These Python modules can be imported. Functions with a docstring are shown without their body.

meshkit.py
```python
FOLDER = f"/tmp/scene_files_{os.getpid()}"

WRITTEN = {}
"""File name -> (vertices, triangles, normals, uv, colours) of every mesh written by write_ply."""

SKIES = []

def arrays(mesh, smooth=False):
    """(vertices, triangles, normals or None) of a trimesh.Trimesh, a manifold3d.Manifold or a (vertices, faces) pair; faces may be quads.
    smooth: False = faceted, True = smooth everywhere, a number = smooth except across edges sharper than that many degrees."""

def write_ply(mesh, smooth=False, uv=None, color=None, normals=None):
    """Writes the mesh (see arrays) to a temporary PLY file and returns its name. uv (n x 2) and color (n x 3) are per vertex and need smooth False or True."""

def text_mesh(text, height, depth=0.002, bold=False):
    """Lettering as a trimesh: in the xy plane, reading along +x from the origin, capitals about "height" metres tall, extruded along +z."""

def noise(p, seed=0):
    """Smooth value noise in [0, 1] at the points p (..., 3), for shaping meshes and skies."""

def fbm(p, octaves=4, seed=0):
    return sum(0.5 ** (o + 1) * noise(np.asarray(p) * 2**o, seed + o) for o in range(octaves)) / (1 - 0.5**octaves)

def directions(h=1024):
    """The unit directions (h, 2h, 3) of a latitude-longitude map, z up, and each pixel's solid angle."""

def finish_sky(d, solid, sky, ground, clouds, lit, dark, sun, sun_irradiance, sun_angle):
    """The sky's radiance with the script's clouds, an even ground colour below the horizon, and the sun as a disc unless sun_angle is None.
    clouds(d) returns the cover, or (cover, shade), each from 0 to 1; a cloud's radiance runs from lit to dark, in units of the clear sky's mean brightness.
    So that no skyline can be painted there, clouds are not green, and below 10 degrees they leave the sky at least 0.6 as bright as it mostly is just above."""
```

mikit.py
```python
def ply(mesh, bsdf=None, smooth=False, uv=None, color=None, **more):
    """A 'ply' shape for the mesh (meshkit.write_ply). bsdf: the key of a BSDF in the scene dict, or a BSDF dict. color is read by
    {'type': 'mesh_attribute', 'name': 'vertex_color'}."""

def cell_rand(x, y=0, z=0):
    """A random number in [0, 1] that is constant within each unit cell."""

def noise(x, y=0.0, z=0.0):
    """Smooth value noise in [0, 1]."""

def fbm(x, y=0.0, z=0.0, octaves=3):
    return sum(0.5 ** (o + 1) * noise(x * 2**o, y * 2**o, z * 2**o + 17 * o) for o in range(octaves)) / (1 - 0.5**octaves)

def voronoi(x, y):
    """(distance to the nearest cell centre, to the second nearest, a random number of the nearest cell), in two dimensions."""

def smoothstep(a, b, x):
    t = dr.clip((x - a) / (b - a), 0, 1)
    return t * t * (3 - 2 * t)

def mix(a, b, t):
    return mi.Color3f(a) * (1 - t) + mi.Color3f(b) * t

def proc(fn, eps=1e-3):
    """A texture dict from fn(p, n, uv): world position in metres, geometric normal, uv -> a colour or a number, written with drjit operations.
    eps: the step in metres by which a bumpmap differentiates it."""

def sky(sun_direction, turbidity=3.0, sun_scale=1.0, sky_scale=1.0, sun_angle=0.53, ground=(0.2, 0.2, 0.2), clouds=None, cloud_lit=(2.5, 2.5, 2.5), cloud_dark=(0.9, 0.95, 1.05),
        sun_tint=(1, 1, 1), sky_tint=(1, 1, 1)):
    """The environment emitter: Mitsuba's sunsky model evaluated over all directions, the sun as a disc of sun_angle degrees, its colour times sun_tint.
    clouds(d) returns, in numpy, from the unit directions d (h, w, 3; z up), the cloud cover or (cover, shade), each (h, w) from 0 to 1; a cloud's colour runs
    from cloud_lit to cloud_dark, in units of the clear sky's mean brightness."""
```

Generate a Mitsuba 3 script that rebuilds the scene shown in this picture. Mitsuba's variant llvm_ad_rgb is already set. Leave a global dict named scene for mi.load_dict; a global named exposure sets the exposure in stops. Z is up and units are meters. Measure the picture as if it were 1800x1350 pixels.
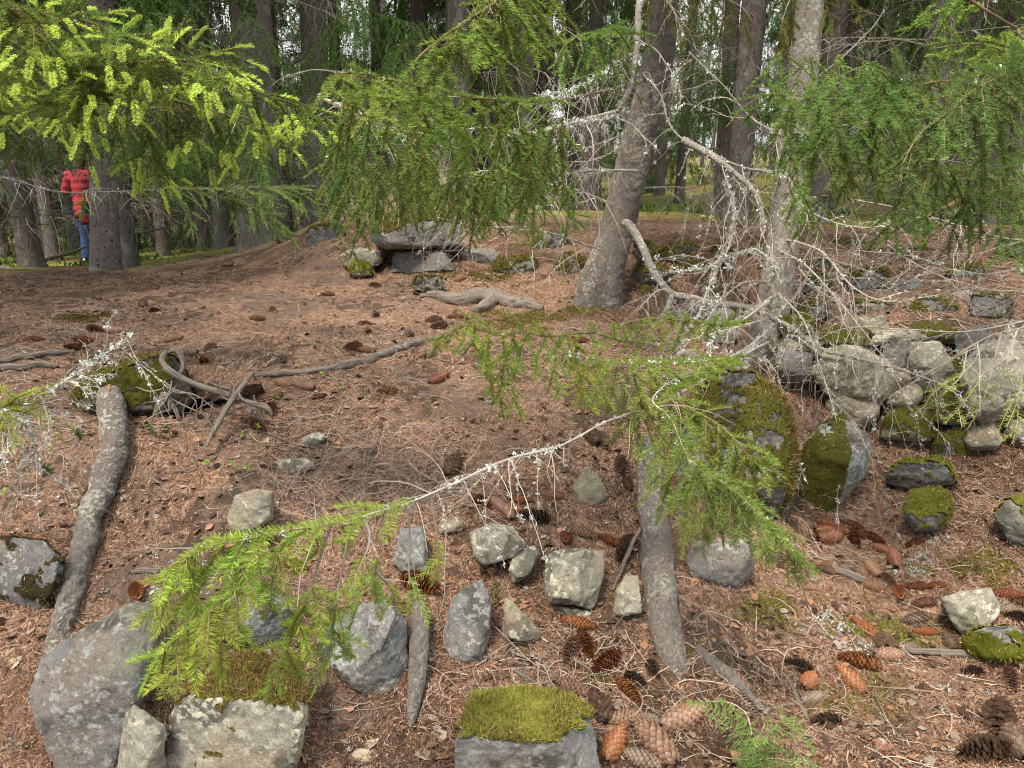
import math
import numpy as np, trimesh, mitsuba as mi, drjit as dr, mikit, meshkit
from scipy.interpolate import RBFInterpolator, RegularGridInterpolator
from scipy.spatial import ConvexHull
T = mi.ScalarTransform4f
# ------------------------------------------------------------------ camera, sky, exposure
PITCH, FOC = math.radians(17.0), 1360.0          # FOC: focal length in pixels of the 1800 wide photograph
CAM = np.array([0.0, 0.0, 1.55])
exposure = 3.85
scene = {
    'camera': {'type': 'perspective', 'fov': 2 * math.degrees(math.atan(900 / FOC)), 'fov_axis': 'x', 'near_clip': 0.05, 'far_clip': 400.0,
               'to_world': T().look_at(origin=CAM.tolist(), target=(CAM + [0, math.cos(PITCH), -math.sin(PITCH)]).tolist(), up=[0, 0, 1])},
    'sky': mikit.sky((-0.25, -0.45, 0.86), turbidity=4, sun_scale=0.30, sky_scale=1.0, sun_angle=12, ground=(0.08, 0.08, 0.05), clouds=lambda d: (np.ones(d.shape[:2]), 1 - np.clip(d[..., 2], 0, 1)),   # the overcast sky: three times as bright overhead as at the horizon
                     cloud_lit=(2.5, 2.5, 2.5), cloud_dark=(0.83, 0.84, 0.86)),
}
labels = {}

def unit(v):
    v = np.asarray(v, float)
    return v / (np.linalg.norm(v, axis=-1, keepdims=True) + 1e-12)

def ray(px, py):
    dx, dy = (np.asarray(px, float) - 900) / FOC, -(np.asarray(py, float) - 675) / FOC
    c, s = math.cos(PITCH), math.sin(PITCH)
    return np.stack([dx, c + dy * s, -s + dy * c], -1)

def P(px, py, Y):
    d = ray(px, py)
    return CAM + d * (np.asarray(Y, float) / d[..., 1])[..., None]

# ------------------------------------------------------------------ scene-writing helpers
def numbered(key):
    if key not in scene and key not in labels and not any(k.startswith(key + '__') for k in _roots.get(key, ())):
        if key not in _used:
            _used.add(key)
            return key
    k = _count.get(key, 0)
    while True:
        k += 1
        name = f'{key}_{k:03d}'
        if name not in _used:
            break
    _count[key] = k
    _used.add(name)
    return name
_used, _count, _roots = set(), {}, {}

def thing(name, label, cat, group=None):
    key = numbered(name)
    labels[key] = {'label': label, 'category': cat}
    if group:
        labels[key]['group'] = group
    return key

def part(parent, name, mesh, bsdf, smooth=False, color=None, uv=None, label=None, kind=None, **more):
    key = numbered(parent + '__' + name)
    scene[key] = mikit.ply(mesh, bsdf, smooth=smooth, uv=uv, color=color, **more)
    if label or kind:
        labels[key] = {k: v for k, v in (('label', label), ('kind', kind)) if v}
    return key

def single(name, mesh, bsdf, label, cat, group=None, kind=None, smooth=False, color=None, uv=None, **more):
    key = numbered(name)
    scene[key] = mikit.ply(mesh, bsdf, smooth=smooth, uv=uv, color=color, **more)
    labels[key] = {'label': label}
    if cat: labels[key]['category'] = cat
    if group: labels[key]['group'] = group
    if kind: labels[key]['kind'] = kind
    return key

class Acc:
    """Collects triangles with a colour per vertex."""
    def __init__(self): self.v, self.f, self.c, self.n = [], [], [], 0
    def add(self, v, f, c=(0.5, 0.5, 0.5)):
        v = np.asarray(v, float)
        self.v.append(v); self.f.append(np.asarray(f, int) + self.n); self.n += len(v)
        self.c.append(np.broadcast_to(np.asarray(c, float), v.shape))
    def get(self): return (np.vstack(self.v), np.vstack(self.f)), np.clip(np.vstack(self.c), 0, 1)
    def empty(self): return self.n == 0

def spline(pts, n=8):
    """Catmull-Rom through the rows of pts (any number of columns)."""
    p = np.asarray(pts, float)
    if len(p) < 3:
        t = np.linspace(0, 1, n + 1)[:, None]
        return p[0] * (1 - t) + p[-1] * t
    q = np.vstack([2 * p[0] - p[1], p, 2 * p[-1] - p[-2]])
    t = np.linspace(0, 1, n, endpoint=False)[:, None]
    out = []
    for i in range(len(p) - 1):
        a, b, c, d = q[i:i + 4]
        out.append(0.5 * (2 * b + (c - a) * t + (2 * a - 5 * b + 4 * c - d) * t**2 + (3 * b - a - 3 * c + d) * t**3))
    return np.vstack(out + [p[-1:]])

def resample(p, step):
    s = np.r_[0, np.cumsum(np.linalg.norm(np.diff(p[:, :3], axis=0), axis=1))]
    n = max(2, int(round(s[-1] / step)) + 1)
    t = np.linspace(0, s[-1], n)
    return np.stack([np.interp(t, s, p[:, k]) for k in range(p.shape[1])], 1)

def tangents(p):
    return unit(np.gradient(p, axis=0))

def frames(t):
    a = np.zeros_like(t)
    x = np.cross(t[0], [0.3, 0.1, 1.0] if abs(t[0][2]) < 0.9 else [1.0, 0.2, 0])
    x /= np.linalg.norm(x)
    for i in range(len(t)):
        x = x - t[i] * (x @ t[i])
        x /= np.linalg.norm(x) + 1e-12
        a[i] = x
    return a, np.cross(t, a)

def tube(p, r, sides=5, cap=True, disp=None):
    """Tube along p with radii r; disp(points) returns a displacement in metres. -> v, f, uv in metres"""
    p = np.asarray(p, float); r = np.broadcast_to(np.asarray(r, float), (len(p),))
    t = tangents(p); a, b = frames(t)
    ang = np.arange(sides) * 2 * np.pi / sides
    nrm = np.cos(ang)[None, :, None] * a[:, None] + np.sin(ang)[None, :, None] * b[:, None]
    v = p[:, None] + r[:, None, None] * nrm
    if disp is not None:
        v = v + nrm * disp(v.reshape(-1, 3)).reshape(len(p), sides)[..., None]
    s = np.r_[0, np.cumsum(np.linalg.norm(np.diff(p, axis=0), axis=1))]
    uv = np.stack(np.broadcast_arrays((np.minimum(ang, 2 * np.pi - ang))[None] * r[:, None], s[:, None]), -1).reshape(-1, 2)
    i, j = np.meshgrid(np.arange(len(p) - 1), np.arange(sides), indexing='ij')
    q = np.stack([i * sides + j, i * sides + (j + 1) % sides, (i + 1) * sides + (j + 1) % sides, (i + 1) * sides + j], -1).reshape(-1, 4)
    f = np.vstack([q[:, [0, 1, 2]], q[:, [0, 2, 3]]])
    v = v.reshape(-1, 3)
    if cap:
        k = len(v)
        v = np.vstack([v, p[:1], p[-1:]]); uv = np.vstack([uv, uv[:1], uv[-1:]])
        jj = np.arange(sides)
        f = np.vstack([f, np.stack([np.full(sides, k), (jj + 1) % sides, jj], 1), np.stack([np.full(sides, k + 1), k - sides + jj, k - sides + (jj + 1) % sides], 1)])
    return v, f, uv

def nz(p, s, octv=3, seed=0): return meshkit.fbm(np.asarray(p) * s + 100.0, octv, seed) - 0.5
# ------------------------------------------------------------------ materials
from mikit import proc, noise, fbm, voronoi, cell_rand, smoothstep, mix

def streaks(x, y, cell, thin, k):
    """Short straight fibres lying in random directions: 1 on a fibre."""
    wx, wy = x + 0.4 * cell * noise(x / cell, y / cell, k), y + 0.4 * cell * noise(x / cell, y / cell, k + 7.3)
    cx, cy = dr.floor(wx / cell), dr.floor(wy / cell)
    a = 6.2832 * cell_rand(cx, cy, k)
    u, v = dr.cos(a) * x + dr.sin(a) * y, dr.cos(a) * y - dr.sin(a) * x
    return smoothstep(0.52, 0.72, noise(u / (cell * 0.9), v / thin, 5.0 + k))

def ground_color(p, n, uv):
    x, y = p.x, p.y
    big, mid = fbm(x * 0.9, y * 0.9, 3.0), fbm(x * 4.5, y * 4.5, 9.0)
    c = mix((0.026, 0.019, 0.015), (0.068, 0.046, 0.035), smoothstep(0.35, 0.65, mid))
    c = mix(c, (0.075, 0.060, 0.052), smoothstep(0.45, 0.62, big))
    for cell, thin, k, col in ((0.022, 0.0016, 1, (0.25, 0.135, 0.082)), (0.016, 0.0013, 2, (0.22, 0.112, 0.066)), (0.027, 0.0018, 3, (0.33, 0.245, 0.185)), (0.019, 0.0015, 4, (0.03, 0.018, 0.013))):
        c = mix(c, col, streaks(x, y, cell, thin, k) * (0.22 + 0.62 * smoothstep(0.32, 0.58, mid)))
    c = mix(c, (0.04, 0.03, 0.022), 0.8 * smoothstep(0.54, 0.62, 0.5 * fbm(x * 2.3 + 5, y * 2.3, 1.0) + 0.5 * fbm(x * 26, y * 26, 6.0)))
    # the mossy forest floor beyond the mound
    edge = y + 1.6 * (fbm(x * 0.7, y * 0.7, 21.0) - 0.5)
    far = smoothstep(7.0, 8.2, edge - 0.9 * smoothstep(0.0, 1.5, x))
    moss = mix((0.055, 0.06, 0.016), (0.165, 0.175, 0.045), fbm(x * 7, y * 7, 2.0))
    moss = mix(moss, (0.11, 0.075, 0.04), smoothstep(0.52, 0.7, fbm(x * 1.1, y * 1.1, 31.0)))
    return mix(c, moss, far)

def ground_height(p, n, uv):
    return 0.6 * noise(p.x * 90, p.y * 90) + fbm(p.x * 260, p.y * 260, 4.0)

def stone_color(p, n, uv):
    q = fbm(p.x * 3.1, p.y * 3.1, p.z * 3.1)
    g = fbm(p.x * 45, p.y * 45, p.z * 45)
    c = mix((0.15, 0.148, 0.145), (0.29, 0.28, 0.262), smoothstep(0.3, 0.7, 0.6 * q + 0.4 * g))
    c = mix(c, (0.25, 0.20, 0.165), 0.7 * smoothstep(0.52, 0.66, fbm(p.x * 5 + 9, p.y * 5, p.z * 5)))
    c = mix(c, (0.06, 0.058, 0.055), smoothstep(0.58, 0.68, fbm(p.x * 14, p.y * 14 + 7, p.z * 14)) * 0.75)
    c = mix(c, (0.40, 0.40, 0.375), smoothstep(0.56, 0.68, fbm(p.x * 60, p.y * 60 + 3, p.z * 60, 4)) * 0.7)
    c = mix(c, (0.50, 0.51, 0.47), smoothstep(0.60, 0.68, 0.6 * fbm(p.x * 9 + 2, p.y * 9, p.z * 9 + 4) + 0.4 * fbm(p.x * 80, p.y * 80, p.z * 80)) * 0.8)
    c = mix(c, (0.24, 0.25, 0.17), smoothstep(0.60, 0.72, fbm(p.x * 7, p.y * 7 + 31, p.z * 7)) * 0.55)
    s = noise(p.x * 330, p.y * 330, p.z * 330)
    return c * mi.Color3f(0.90, 0.965, 1.03) * (0.36 + 0.44 * s)

def pale_stone_color(p, n, uv):
    return stone_color(p, n, uv) * mi.Color3f(1.62, 1.52, 1.26)

def stone_height(p, n, uv):
    return fbm(p.x * 60, p.y * 60, p.z * 60, 4) + 0.5 * noise(p.x * 24, p.y * 24, p.z * 24)

def bark_color(p, n, uv):
    a, b, r = voronoi(uv.x * 62 + 3.6 * noise(p.x * 55, p.y * 55, p.z * 55), uv.y * 30 + 3.6 * noise(p.x * 55 + 9, p.y * 55, p.z * 55))
    c = mix((0.075, 0.067, 0.062), (0.25, 0.232, 0.217), 0.15 + 0.85 * r * noise(p.x * 200, p.y * 200, p.z * 200))
    c = mix((0.070, 0.060, 0.054), c, smoothstep(0.0, 0.13, b - a + 0.10 * (noise(p.x * 170, p.y * 170, p.z * 170) - 0.4)))
    c = mix(c, (0.36, 0.385, 0.35), 0.55 * smoothstep(0.53, 0.62, 0.45 * fbm(p.x * 22, p.y * 22, p.z * 17) + 0.55 * fbm(p.x * 95, p.y * 95, p.z * 80)) * smoothstep(0.35, 0.6, fbm(p.x * 3, p.y * 3, p.z * 1.8)))
    return mix(c, (0.15, 0.10, 0.08), 0.3 * smoothstep(0.6, 0.7, fbm(p.x * 11 + 5, p.y * 11, p.z * 8)))

def bark_height(p, n, uv):
    a, b, r = voronoi(uv.x * 62 + 3.6 * noise(p.x * 55, p.y * 55, p.z * 55), uv.y * 30 + 3.6 * noise(p.x * 55 + 9, p.y * 55, p.z * 55))
    return smoothstep(0.0, 0.3, b - a) * (0.4 + 0.6 * r) + 0.4 * noise(p.x * 160, p.y * 160, p.z * 160)

def smooth_bark_color(p, n, uv):
    c = mix((0.12, 0.108, 0.10), (0.265, 0.248, 0.23), fbm(p.x * 120, p.y * 120, p.z * 150))
    c = mix(c, (0.38, 0.40, 0.365), 0.7 * smoothstep(0.53, 0.62, 0.4 * fbm(p.x * 26, p.y * 26, p.z * 18) + 0.6 * fbm(p.x * 110, p.y * 110, p.z * 90)))
    return mix(c, (0.10, 0.07, 0.055), 0.7 * smoothstep(0.62, 0.70, fbm(p.x * 55, p.y * 55 + 3, p.z * 90)))

def far_bark_color(p, n, uv):
    c = mix((0.08, 0.071, 0.066), (0.21, 0.194, 0.182), fbm(p.x * 60, p.y * 60, p.z * 38))
    c = mix(c, (0.23, 0.245, 0.215), 0.6 * smoothstep(0.54, 0.66, fbm(p.x * 12, p.y * 12, p.z * 6)))
    return mix(c, (0.03, 0.024, 0.02), smoothstep(0.66, 0.74, fbm(p.x * 60, p.y * 60, p.z * 45)))

def wood_color(p, n, uv):
    f = 0.5 * fbm(uv.x * 240, uv.y * 16, 3.0) + 0.5 * fbm(p.x * 90, p.y * 90, p.z * 90)
    c = mix((0.105, 0.09, 0.078), (0.22, 0.20, 0.18), f)
    return mix(c, (0.06, 0.05, 0.042), 0.7 * smoothstep(0.62, 0.78, noise(uv.x * 300, uv.y * 22, 8.0)))

VC = {'type': 'mesh_attribute', 'name': 'vertex_color'}
def bumpy(tex, height, rough, scale, spec=0.3, eps=1e-3):
    return {'type': 'twosided', 'm': {'type': 'bumpmap', 'scale': scale, 't': proc(height, eps),
            'b': {'type': 'principled', 'base_color': proc(tex) if callable(tex) else tex, 'roughness': rough, 'specular': spec}}}
scene.update({
    'm_ground': bumpy(ground_color, ground_height, 0.95, 0.004, 0.15, 1.5e-3),
    'm_stone': bumpy(stone_color, stone_height, 0.85, 0.006, 0.3, 1.5e-3),
    'm_pale_stone': bumpy(pale_stone_color, stone_height, 0.85, 0.006, 0.3, 1.5e-3),
    'm_bark': bumpy(bark_color, bark_height, 0.9, 0.006, 0.2, 1.5e-3),
    'm_smooth_bark': bumpy(smooth_bark_color, lambda p, n, uv: fbm(p.x * 150, p.y * 150, p.z * 150), 0.85, 0.003, 0.25),
    'm_far_bark': {'type': 'twosided', 'b': {'type': 'diffuse', 'reflectance': proc(far_bark_color)}},
    'm_wood': bumpy(wood_color, lambda p, n, uv: fbm(uv.x * 260, uv.y * 9, 3.0), 0.85, 0.003, 0.2),
    'm_needle': {'type': 'principledthin', 'base_color': VC, 'roughness': 0.36, 'diff_trans': 0.7, 'spec_trans': 0.0},
    'm_vc': {'type': 'twosided', 'b': {'type': 'diffuse', 'reflectance': VC}},
    'm_gloss': {'type': 'twosided', 'b': {'type': 'principled', 'base_color': VC, 'roughness': 0.5, 'specular': 0.4}},
})
# ------------------------------------------------------------------ the ground: one sheet, shaped through surveyed points (pixel row, column, distance)
rows = {
    -250: [(1350, 1.45), (1100, 1.85), (950, 2.15), (800, 2.5), (700, 2.9), (640, 3.3), (560, 4.2), (500, 5.6), (480, 6.6), (472, 9), (467, 12.4), (440, 18), (420, 26)],
    60: [(1350, 1.45), (1100, 1.85), (950, 2.15), (800, 2.5), (700, 2.9), (640, 3.3), (560, 4.2), (505, 5.5), (485, 6.6), (475, 9), (468, 12.4), (440, 18), (420, 26)],
    220: [(1350, 1.45), (1100, 1.87), (950, 2.2), (850, 2.45), (770, 2.68), (718, 3.2), (690, 3.28), (640, 3.32), (600, 3.7), (560, 4.2), (500, 5.5), (482, 6.6), (472, 9), (466, 12.4), (440, 18), (420, 26)],
    325: [(1350, 1.45), (1100, 1.88), (950, 2.2), (850, 2.45), (772, 2.68), (718, 3.2), (690, 3.3), (640, 3.34), (600, 3.7), (560, 4.2), (500, 5.5), (478, 6.6), (464, 9), (452, 12.4), (428, 18)],
    420: [(1350, 1.45), (1100, 1.88), (950, 2.2), (850, 2.45), (760, 2.75), (640, 3.3), (560, 4.2), (500, 5.5), (475, 6.6), (455, 9), (435, 14), (415, 22)],
    700: [(1350, 1.45), (1250, 1.6), (1100, 1.9), (1000, 2.1), (900, 2.35), (800, 2.65), (700, 3.05), (640, 3.45), (580, 4.1), (540, 4.7), (500, 5.4), (482, 5.75), (355, 6.6), (325, 7.6), (370, 11), (390, 17)],
    900: [(1350, 1.45), (1250, 1.6), (1100, 1.9), (1000, 2.1), (900, 2.35), (800, 2.65), (700, 3.05), (640, 3.45), (580, 4.1), (540, 4.7), (490, 5.4), (420, 6.3), (375, 7.4), (372, 11), (350, 17)],
    1060: [(1350, 1.45), (1200, 1.7), (1100, 1.9), (1000, 2.1), (900, 2.4), (800, 2.7), (700, 3.1), (640, 3.45), (580, 4.0), (540, 4.6), (500, 5.1), (420, 6.2), (390, 7.6), (368, 12), (345, 17)],
    1230: [(1350, 1.45), (1200, 1.7), (1050, 2.0), (950, 2.25), (760, 2.8), (680, 3.2), (620, 3.6), (640, 3.95), (610, 4.35), (560, 4.75), (440, 5.0), (410, 6.0), (392, 8), (368, 13), (342, 18)],
    1330: [(1350, 1.45), (1200, 1.75), (1050, 2.12), (960, 2.4), (800, 2.85), (690, 3.2), (640, 3.55), (655, 3.9), (620, 4.3), (560, 4.7), (450, 4.95), (415, 6.0), (396, 8), (372, 13), (344, 18)],
    1500: [(1350, 1.45), (1250, 1.7), (1150, 1.95), (1050, 2.25), (950, 2.55), (850, 2.95), (775, 3.28), (640, 3.52), (585, 3.7), (540, 4.1), (480, 5.0), (425, 6.2), (403, 8), (374, 13), (345, 18)],
    1700: [(1350, 1.45), (1250, 1.7), (1150, 1.92), (1050, 2.15), (950, 2.45), (880, 2.75), (785, 3.2), (640, 3.5), (585, 3.65), (540, 4.0), (470, 5.0), (425, 6.2), (403, 8), (374, 13), (345, 18)],
    2050: [(1350, 1.45), (1150, 1.92), (950, 2.4), (850, 2.75), (760, 3.2), (620, 3.5), (560, 3.8), (470, 5.0), (425, 6.2), (400, 8), (374, 13), (345, 18)],
}
ctrl = [P(px, py, Y) for px, l in rows.items() for py, Y in l]
for x in np.linspace(-24, 24, 9):
    ctrl += [np.array([x, y, z]) for y, z in ((-6, 0.05), (18, 0.6 if x > 0 else -.55), (26, 0.62 if x > 0 else -1.0), (34, 0.62 if x > 0 else -1.2))]
for x in (-2.5, -1, 0, 1, 2.5):
    ctrl += [np.array([x, 0.6, 0.08]), np.array([x, -1.0, 0.05])]
for s in (-1, 1):
    ctrl += [np.array([s * 9.0, y, z]) for y, z in ((1, 0.15), (4, 0.45), (8, 0.4 if s > 0 else 0.2), (12, 0.3 if s > 0 else -.25))]
ctrl = np.array(ctrl)
_rbf = RBFInterpolator(ctrl[:, :2], ctrl[:, 2], kernel='linear', smoothing=0.004)
def axis(lo, a, b, hi, fine, n):
    g = np.geomspace(fine * 1.5, max(a - lo, hi - b), n)
    left, right = a - g[g < a - lo], b + g[g < hi - b]
    return np.r_[lo, left[::-1], np.arange(a, b, fine), right, hi]
GX, GY = axis(-60, -3.2, 3.2, 60, 0.026, 55), axis(-12, 1.0, 5.4, 90, 0.026, 64)
coarse_x, coarse_y = axis(-60, -3.4, 3.4, 60, 0.07, 40), axis(-12, 1.0, 7.0, 90, 0.07, 40)
cx, cy = np.meshgrid(coarse_x, coarse_y, indexing='ij')
q = np.stack([cx.ravel(), cy.ravel()], 1)
qc = np.clip(q, [-24, -6], [24, 34])
cz = _rbf(qc).reshape(cx.shape)
gx, gy = np.meshgrid(GX, GY, indexing='ij')
gz = RegularGridInterpolator((coarse_x, coarse_y), cz)(np.stack([gx, gy], -1))
_p3 = np.stack([gx, gy, gx * 0], -1)
near = np.clip((12 - gy) / 6, 0, 1)
gz = gz + 0.09 * nz(_p3, 2.2, 2, 3) * np.clip(gy / 2, .3, 1) + near * (0.034 * nz(_p3, 8, 3, 5) + 0.020 * nz(_p3, 30, 2, 8) + 0.009 * nz(_p3, 70, 1, 9))
_G = RegularGridInterpolator((GX, GY), gz, bounds_error=False, fill_value=0.0)
def G(x, y):
    q = np.stack(np.broadcast_arrays(np.asarray(x, float), np.asarray(y, float)), -1)
    return _G(q).reshape(q.shape[:-1])
def onG(px, py, y0=0.9):
    """The ground point seen at a pixel."""
    px, py = np.broadcast_arrays(np.asarray(px, float), np.asarray(py, float))
    Y = np.geomspace(y0, 40, 900)
    p = P(px[..., None], py[..., None], Y)
    under = p[..., 2] < G(p[..., 0], p[..., 1])
    k = np.argmax(under, -1)
    k = np.where(under.any(-1), k, len(Y) - 1)
    return np.take_along_axis(p, k[..., None, None], -2)[..., 0, :]
def gnormal(x, y, e=0.03):
    return unit(np.stack([G(x - e, y) - G(x + e, y), G(x, y - e) - G(x, y + e), np.full(np.shape(x), 2 * e)], -1))
ni, nj = len(GX), len(GY)
i, j = np.meshgrid(np.arange(ni - 1), np.arange(nj - 1), indexing='ij')
gf = np.stack([i * nj + j, (i + 1) * nj + j, (i + 1) * nj + j + 1, i * nj + j + 1], -1).reshape(-1, 4)
single('ground', (np.stack([gx, gy, gz], -1).reshape(-1, 3), gf), 'm_ground', 'brown forest floor of fallen needles rising over a low mound', None, kind='structure', smooth=True)
# ------------------------------------------------------------------ stones
def rock_mesh(outline, Y, depth, bulge=0.15, lean=0.0, edge=0.014, rough=0.028, seed=0, front=None, facets=4):
    """A boulder whose outline is surveyed in the photograph: it stands at distance Y (m), is depth m thick and leans by lean m of distance per 100 px of height."""
    o = np.array([q[:2] for q in outline], float); dy_ = np.array([q[2] if len(q) > 2 else 0.0 for q in outline])
    c = o.mean(0)
    Yo = Y + (c[1] - o[:, 1]) / 100 * lean + dy_
    pts = [P(o[:, 0], o[:, 1], Yo)]
    if dy_.any(): depth = max(depth, dy_.max() + .05)
    for k, dy in ((0.86, depth * 0.45), (0.62, depth)):
        s = c + (o - c) * k
        pts.append(P(s[:, 0], s[:, 1], Y + (c[1] - s[:, 1]) / 100 * lean + dy))
    f = np.array(front if front is not None else [tuple(c + (q - c) * 0.72) + (0,) for q in o], float)
    pts.append(P(f[:, 0], f[:, 1], Y + (c[1] - f[:, 1]) / 100 * lean - bulge * depth - f[:, 2]))
    q = np.vstack(pts); hull = ConvexHull(q); ctr = q[hull.vertices].mean(0); ext = np.ptp(q, axis=0) / 2
    area = hull.area; level = int(np.clip(math.ceil(math.log(max(20, area / (0.45 * edge * edge)) / 20, 4) + .1), 4 if edge < .023 and area > .12 else 3, 6))
    rf_ = np.random.default_rng(seed + 5000); eq = hull.equations
    for _ in range(facets):                              # broken faces
        nf = unit(rf_.normal(size=3) * [1, .45, .8] + [0, -1.0, .25]); sup = ((q - ctr) @ nf).max()
        eq = np.vstack([eq, np.r_[nf, -(nf @ ctr + sup * rf_.uniform(.62, .86))]])
    ico = trimesh.creation.icosphere(level)
    d = ico.vertices * ext
    den = d @ eq[:, :3].T; num = -(eq[:, :3] @ ctr + eq[:, 3])
    r = np.where(den > 1e-9, num[None] / np.maximum(den, 1e-9), np.inf).min(1)
    m = trimesh.Trimesh(ctr + d * r[:, None], ico.faces, process=False)
    size = (m.extents.prod()) ** (1 / 3)
    n = m.vertex_normals
    p = m.vertices
    ridge = 1 - 2 * np.abs(nz(p, 2.2 / size, 2, seed))
    d = rough * size * (2.4 * nz(p, 2.0 / size, 3, seed + 1) + 0.35 * (ridge - 0.7)) + 0.012 * nz(p, 22, 3, seed + 2) + 0.006 * nz(p, 70, 2, seed + 3)
    m.vertices = p + n * d[:, None]
    return m

def moss_on(parent, mesh, mask, n=6000, length=0.010, thick=0.007, seed=0, tint=(0.17, 0.19, 0.03), dry=0.25, name='moss', label=None, bsdf='m_vc'):
    """A cushion of moss with upright shoots on the part of the mesh where mask(points, normals) > 0."""
    rng = np.random.default_rng(seed)
    cen, nor = mesh.triangles_center, mesh.face_normals
    keep = mask(cen, nor) + 1.1 * nz(cen, 11, 3, seed) + 0.8 * nz(cen, 45, 2, seed) > 0
    if keep.sum() < 4:
        return
    sub = mesh.submesh([np.nonzero(keep)[0]], append=True, repair=False)
    acc = Acc()
    v = sub.vertices + sub.vertex_normals * (thick * (0.6 + 1.6 * (nz(sub.vertices, 30, 2, seed) + .3)))[:, None]
    tint = np.array(tint) * .66
    col = tint * (0.55 + 0.9 * (nz(v, 18, 3, seed + 5) + 0.5))[:, None]
    acc.add(v, sub.faces, col * 0.75)
    p, fi = trimesh.sample.sample_surface(sub, n, seed=int(seed) + 1)
    nn = sub.face_normals[fi]
    d = unit(nn + rng.normal(0, 0.55, (n, 3)) + [0, 0, 0.25])
    b0 = p; L = length * rng.uniform(0.5, 1.5, n) * (0.55 + 1.1 * (nz(b0, 40, 2, seed + 9) + .5))
    w = unit(np.cross(d, rng.normal(size=(n, 3)))) * (length * 0.17)
    b = p + nn * thick * 0.6
    vv = np.stack([b - w, b + w, b + d * L[:, None]], 1).reshape(-1, 3)
    cc = tint * rng.uniform(0.6, 1.75, (n, 1)) * (0.6 + 0.9 * (nz(p, 18, 3, seed + 5) + 0.5))[:, None]
    brown = rng.random(n) < dry
    cc[brown] = np.array([0.19, 0.12, 0.06]) * rng.uniform(0.5, 1.6, (brown.sum(), 1))
    acc.add(vv, np.arange(3 * n).reshape(-1, 3), np.repeat(cc, 3, 0))
    m, c = acc.get()
    part(parent, name, m, bsdf, smooth=True, color=c, label=label, kind='stuff')

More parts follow.
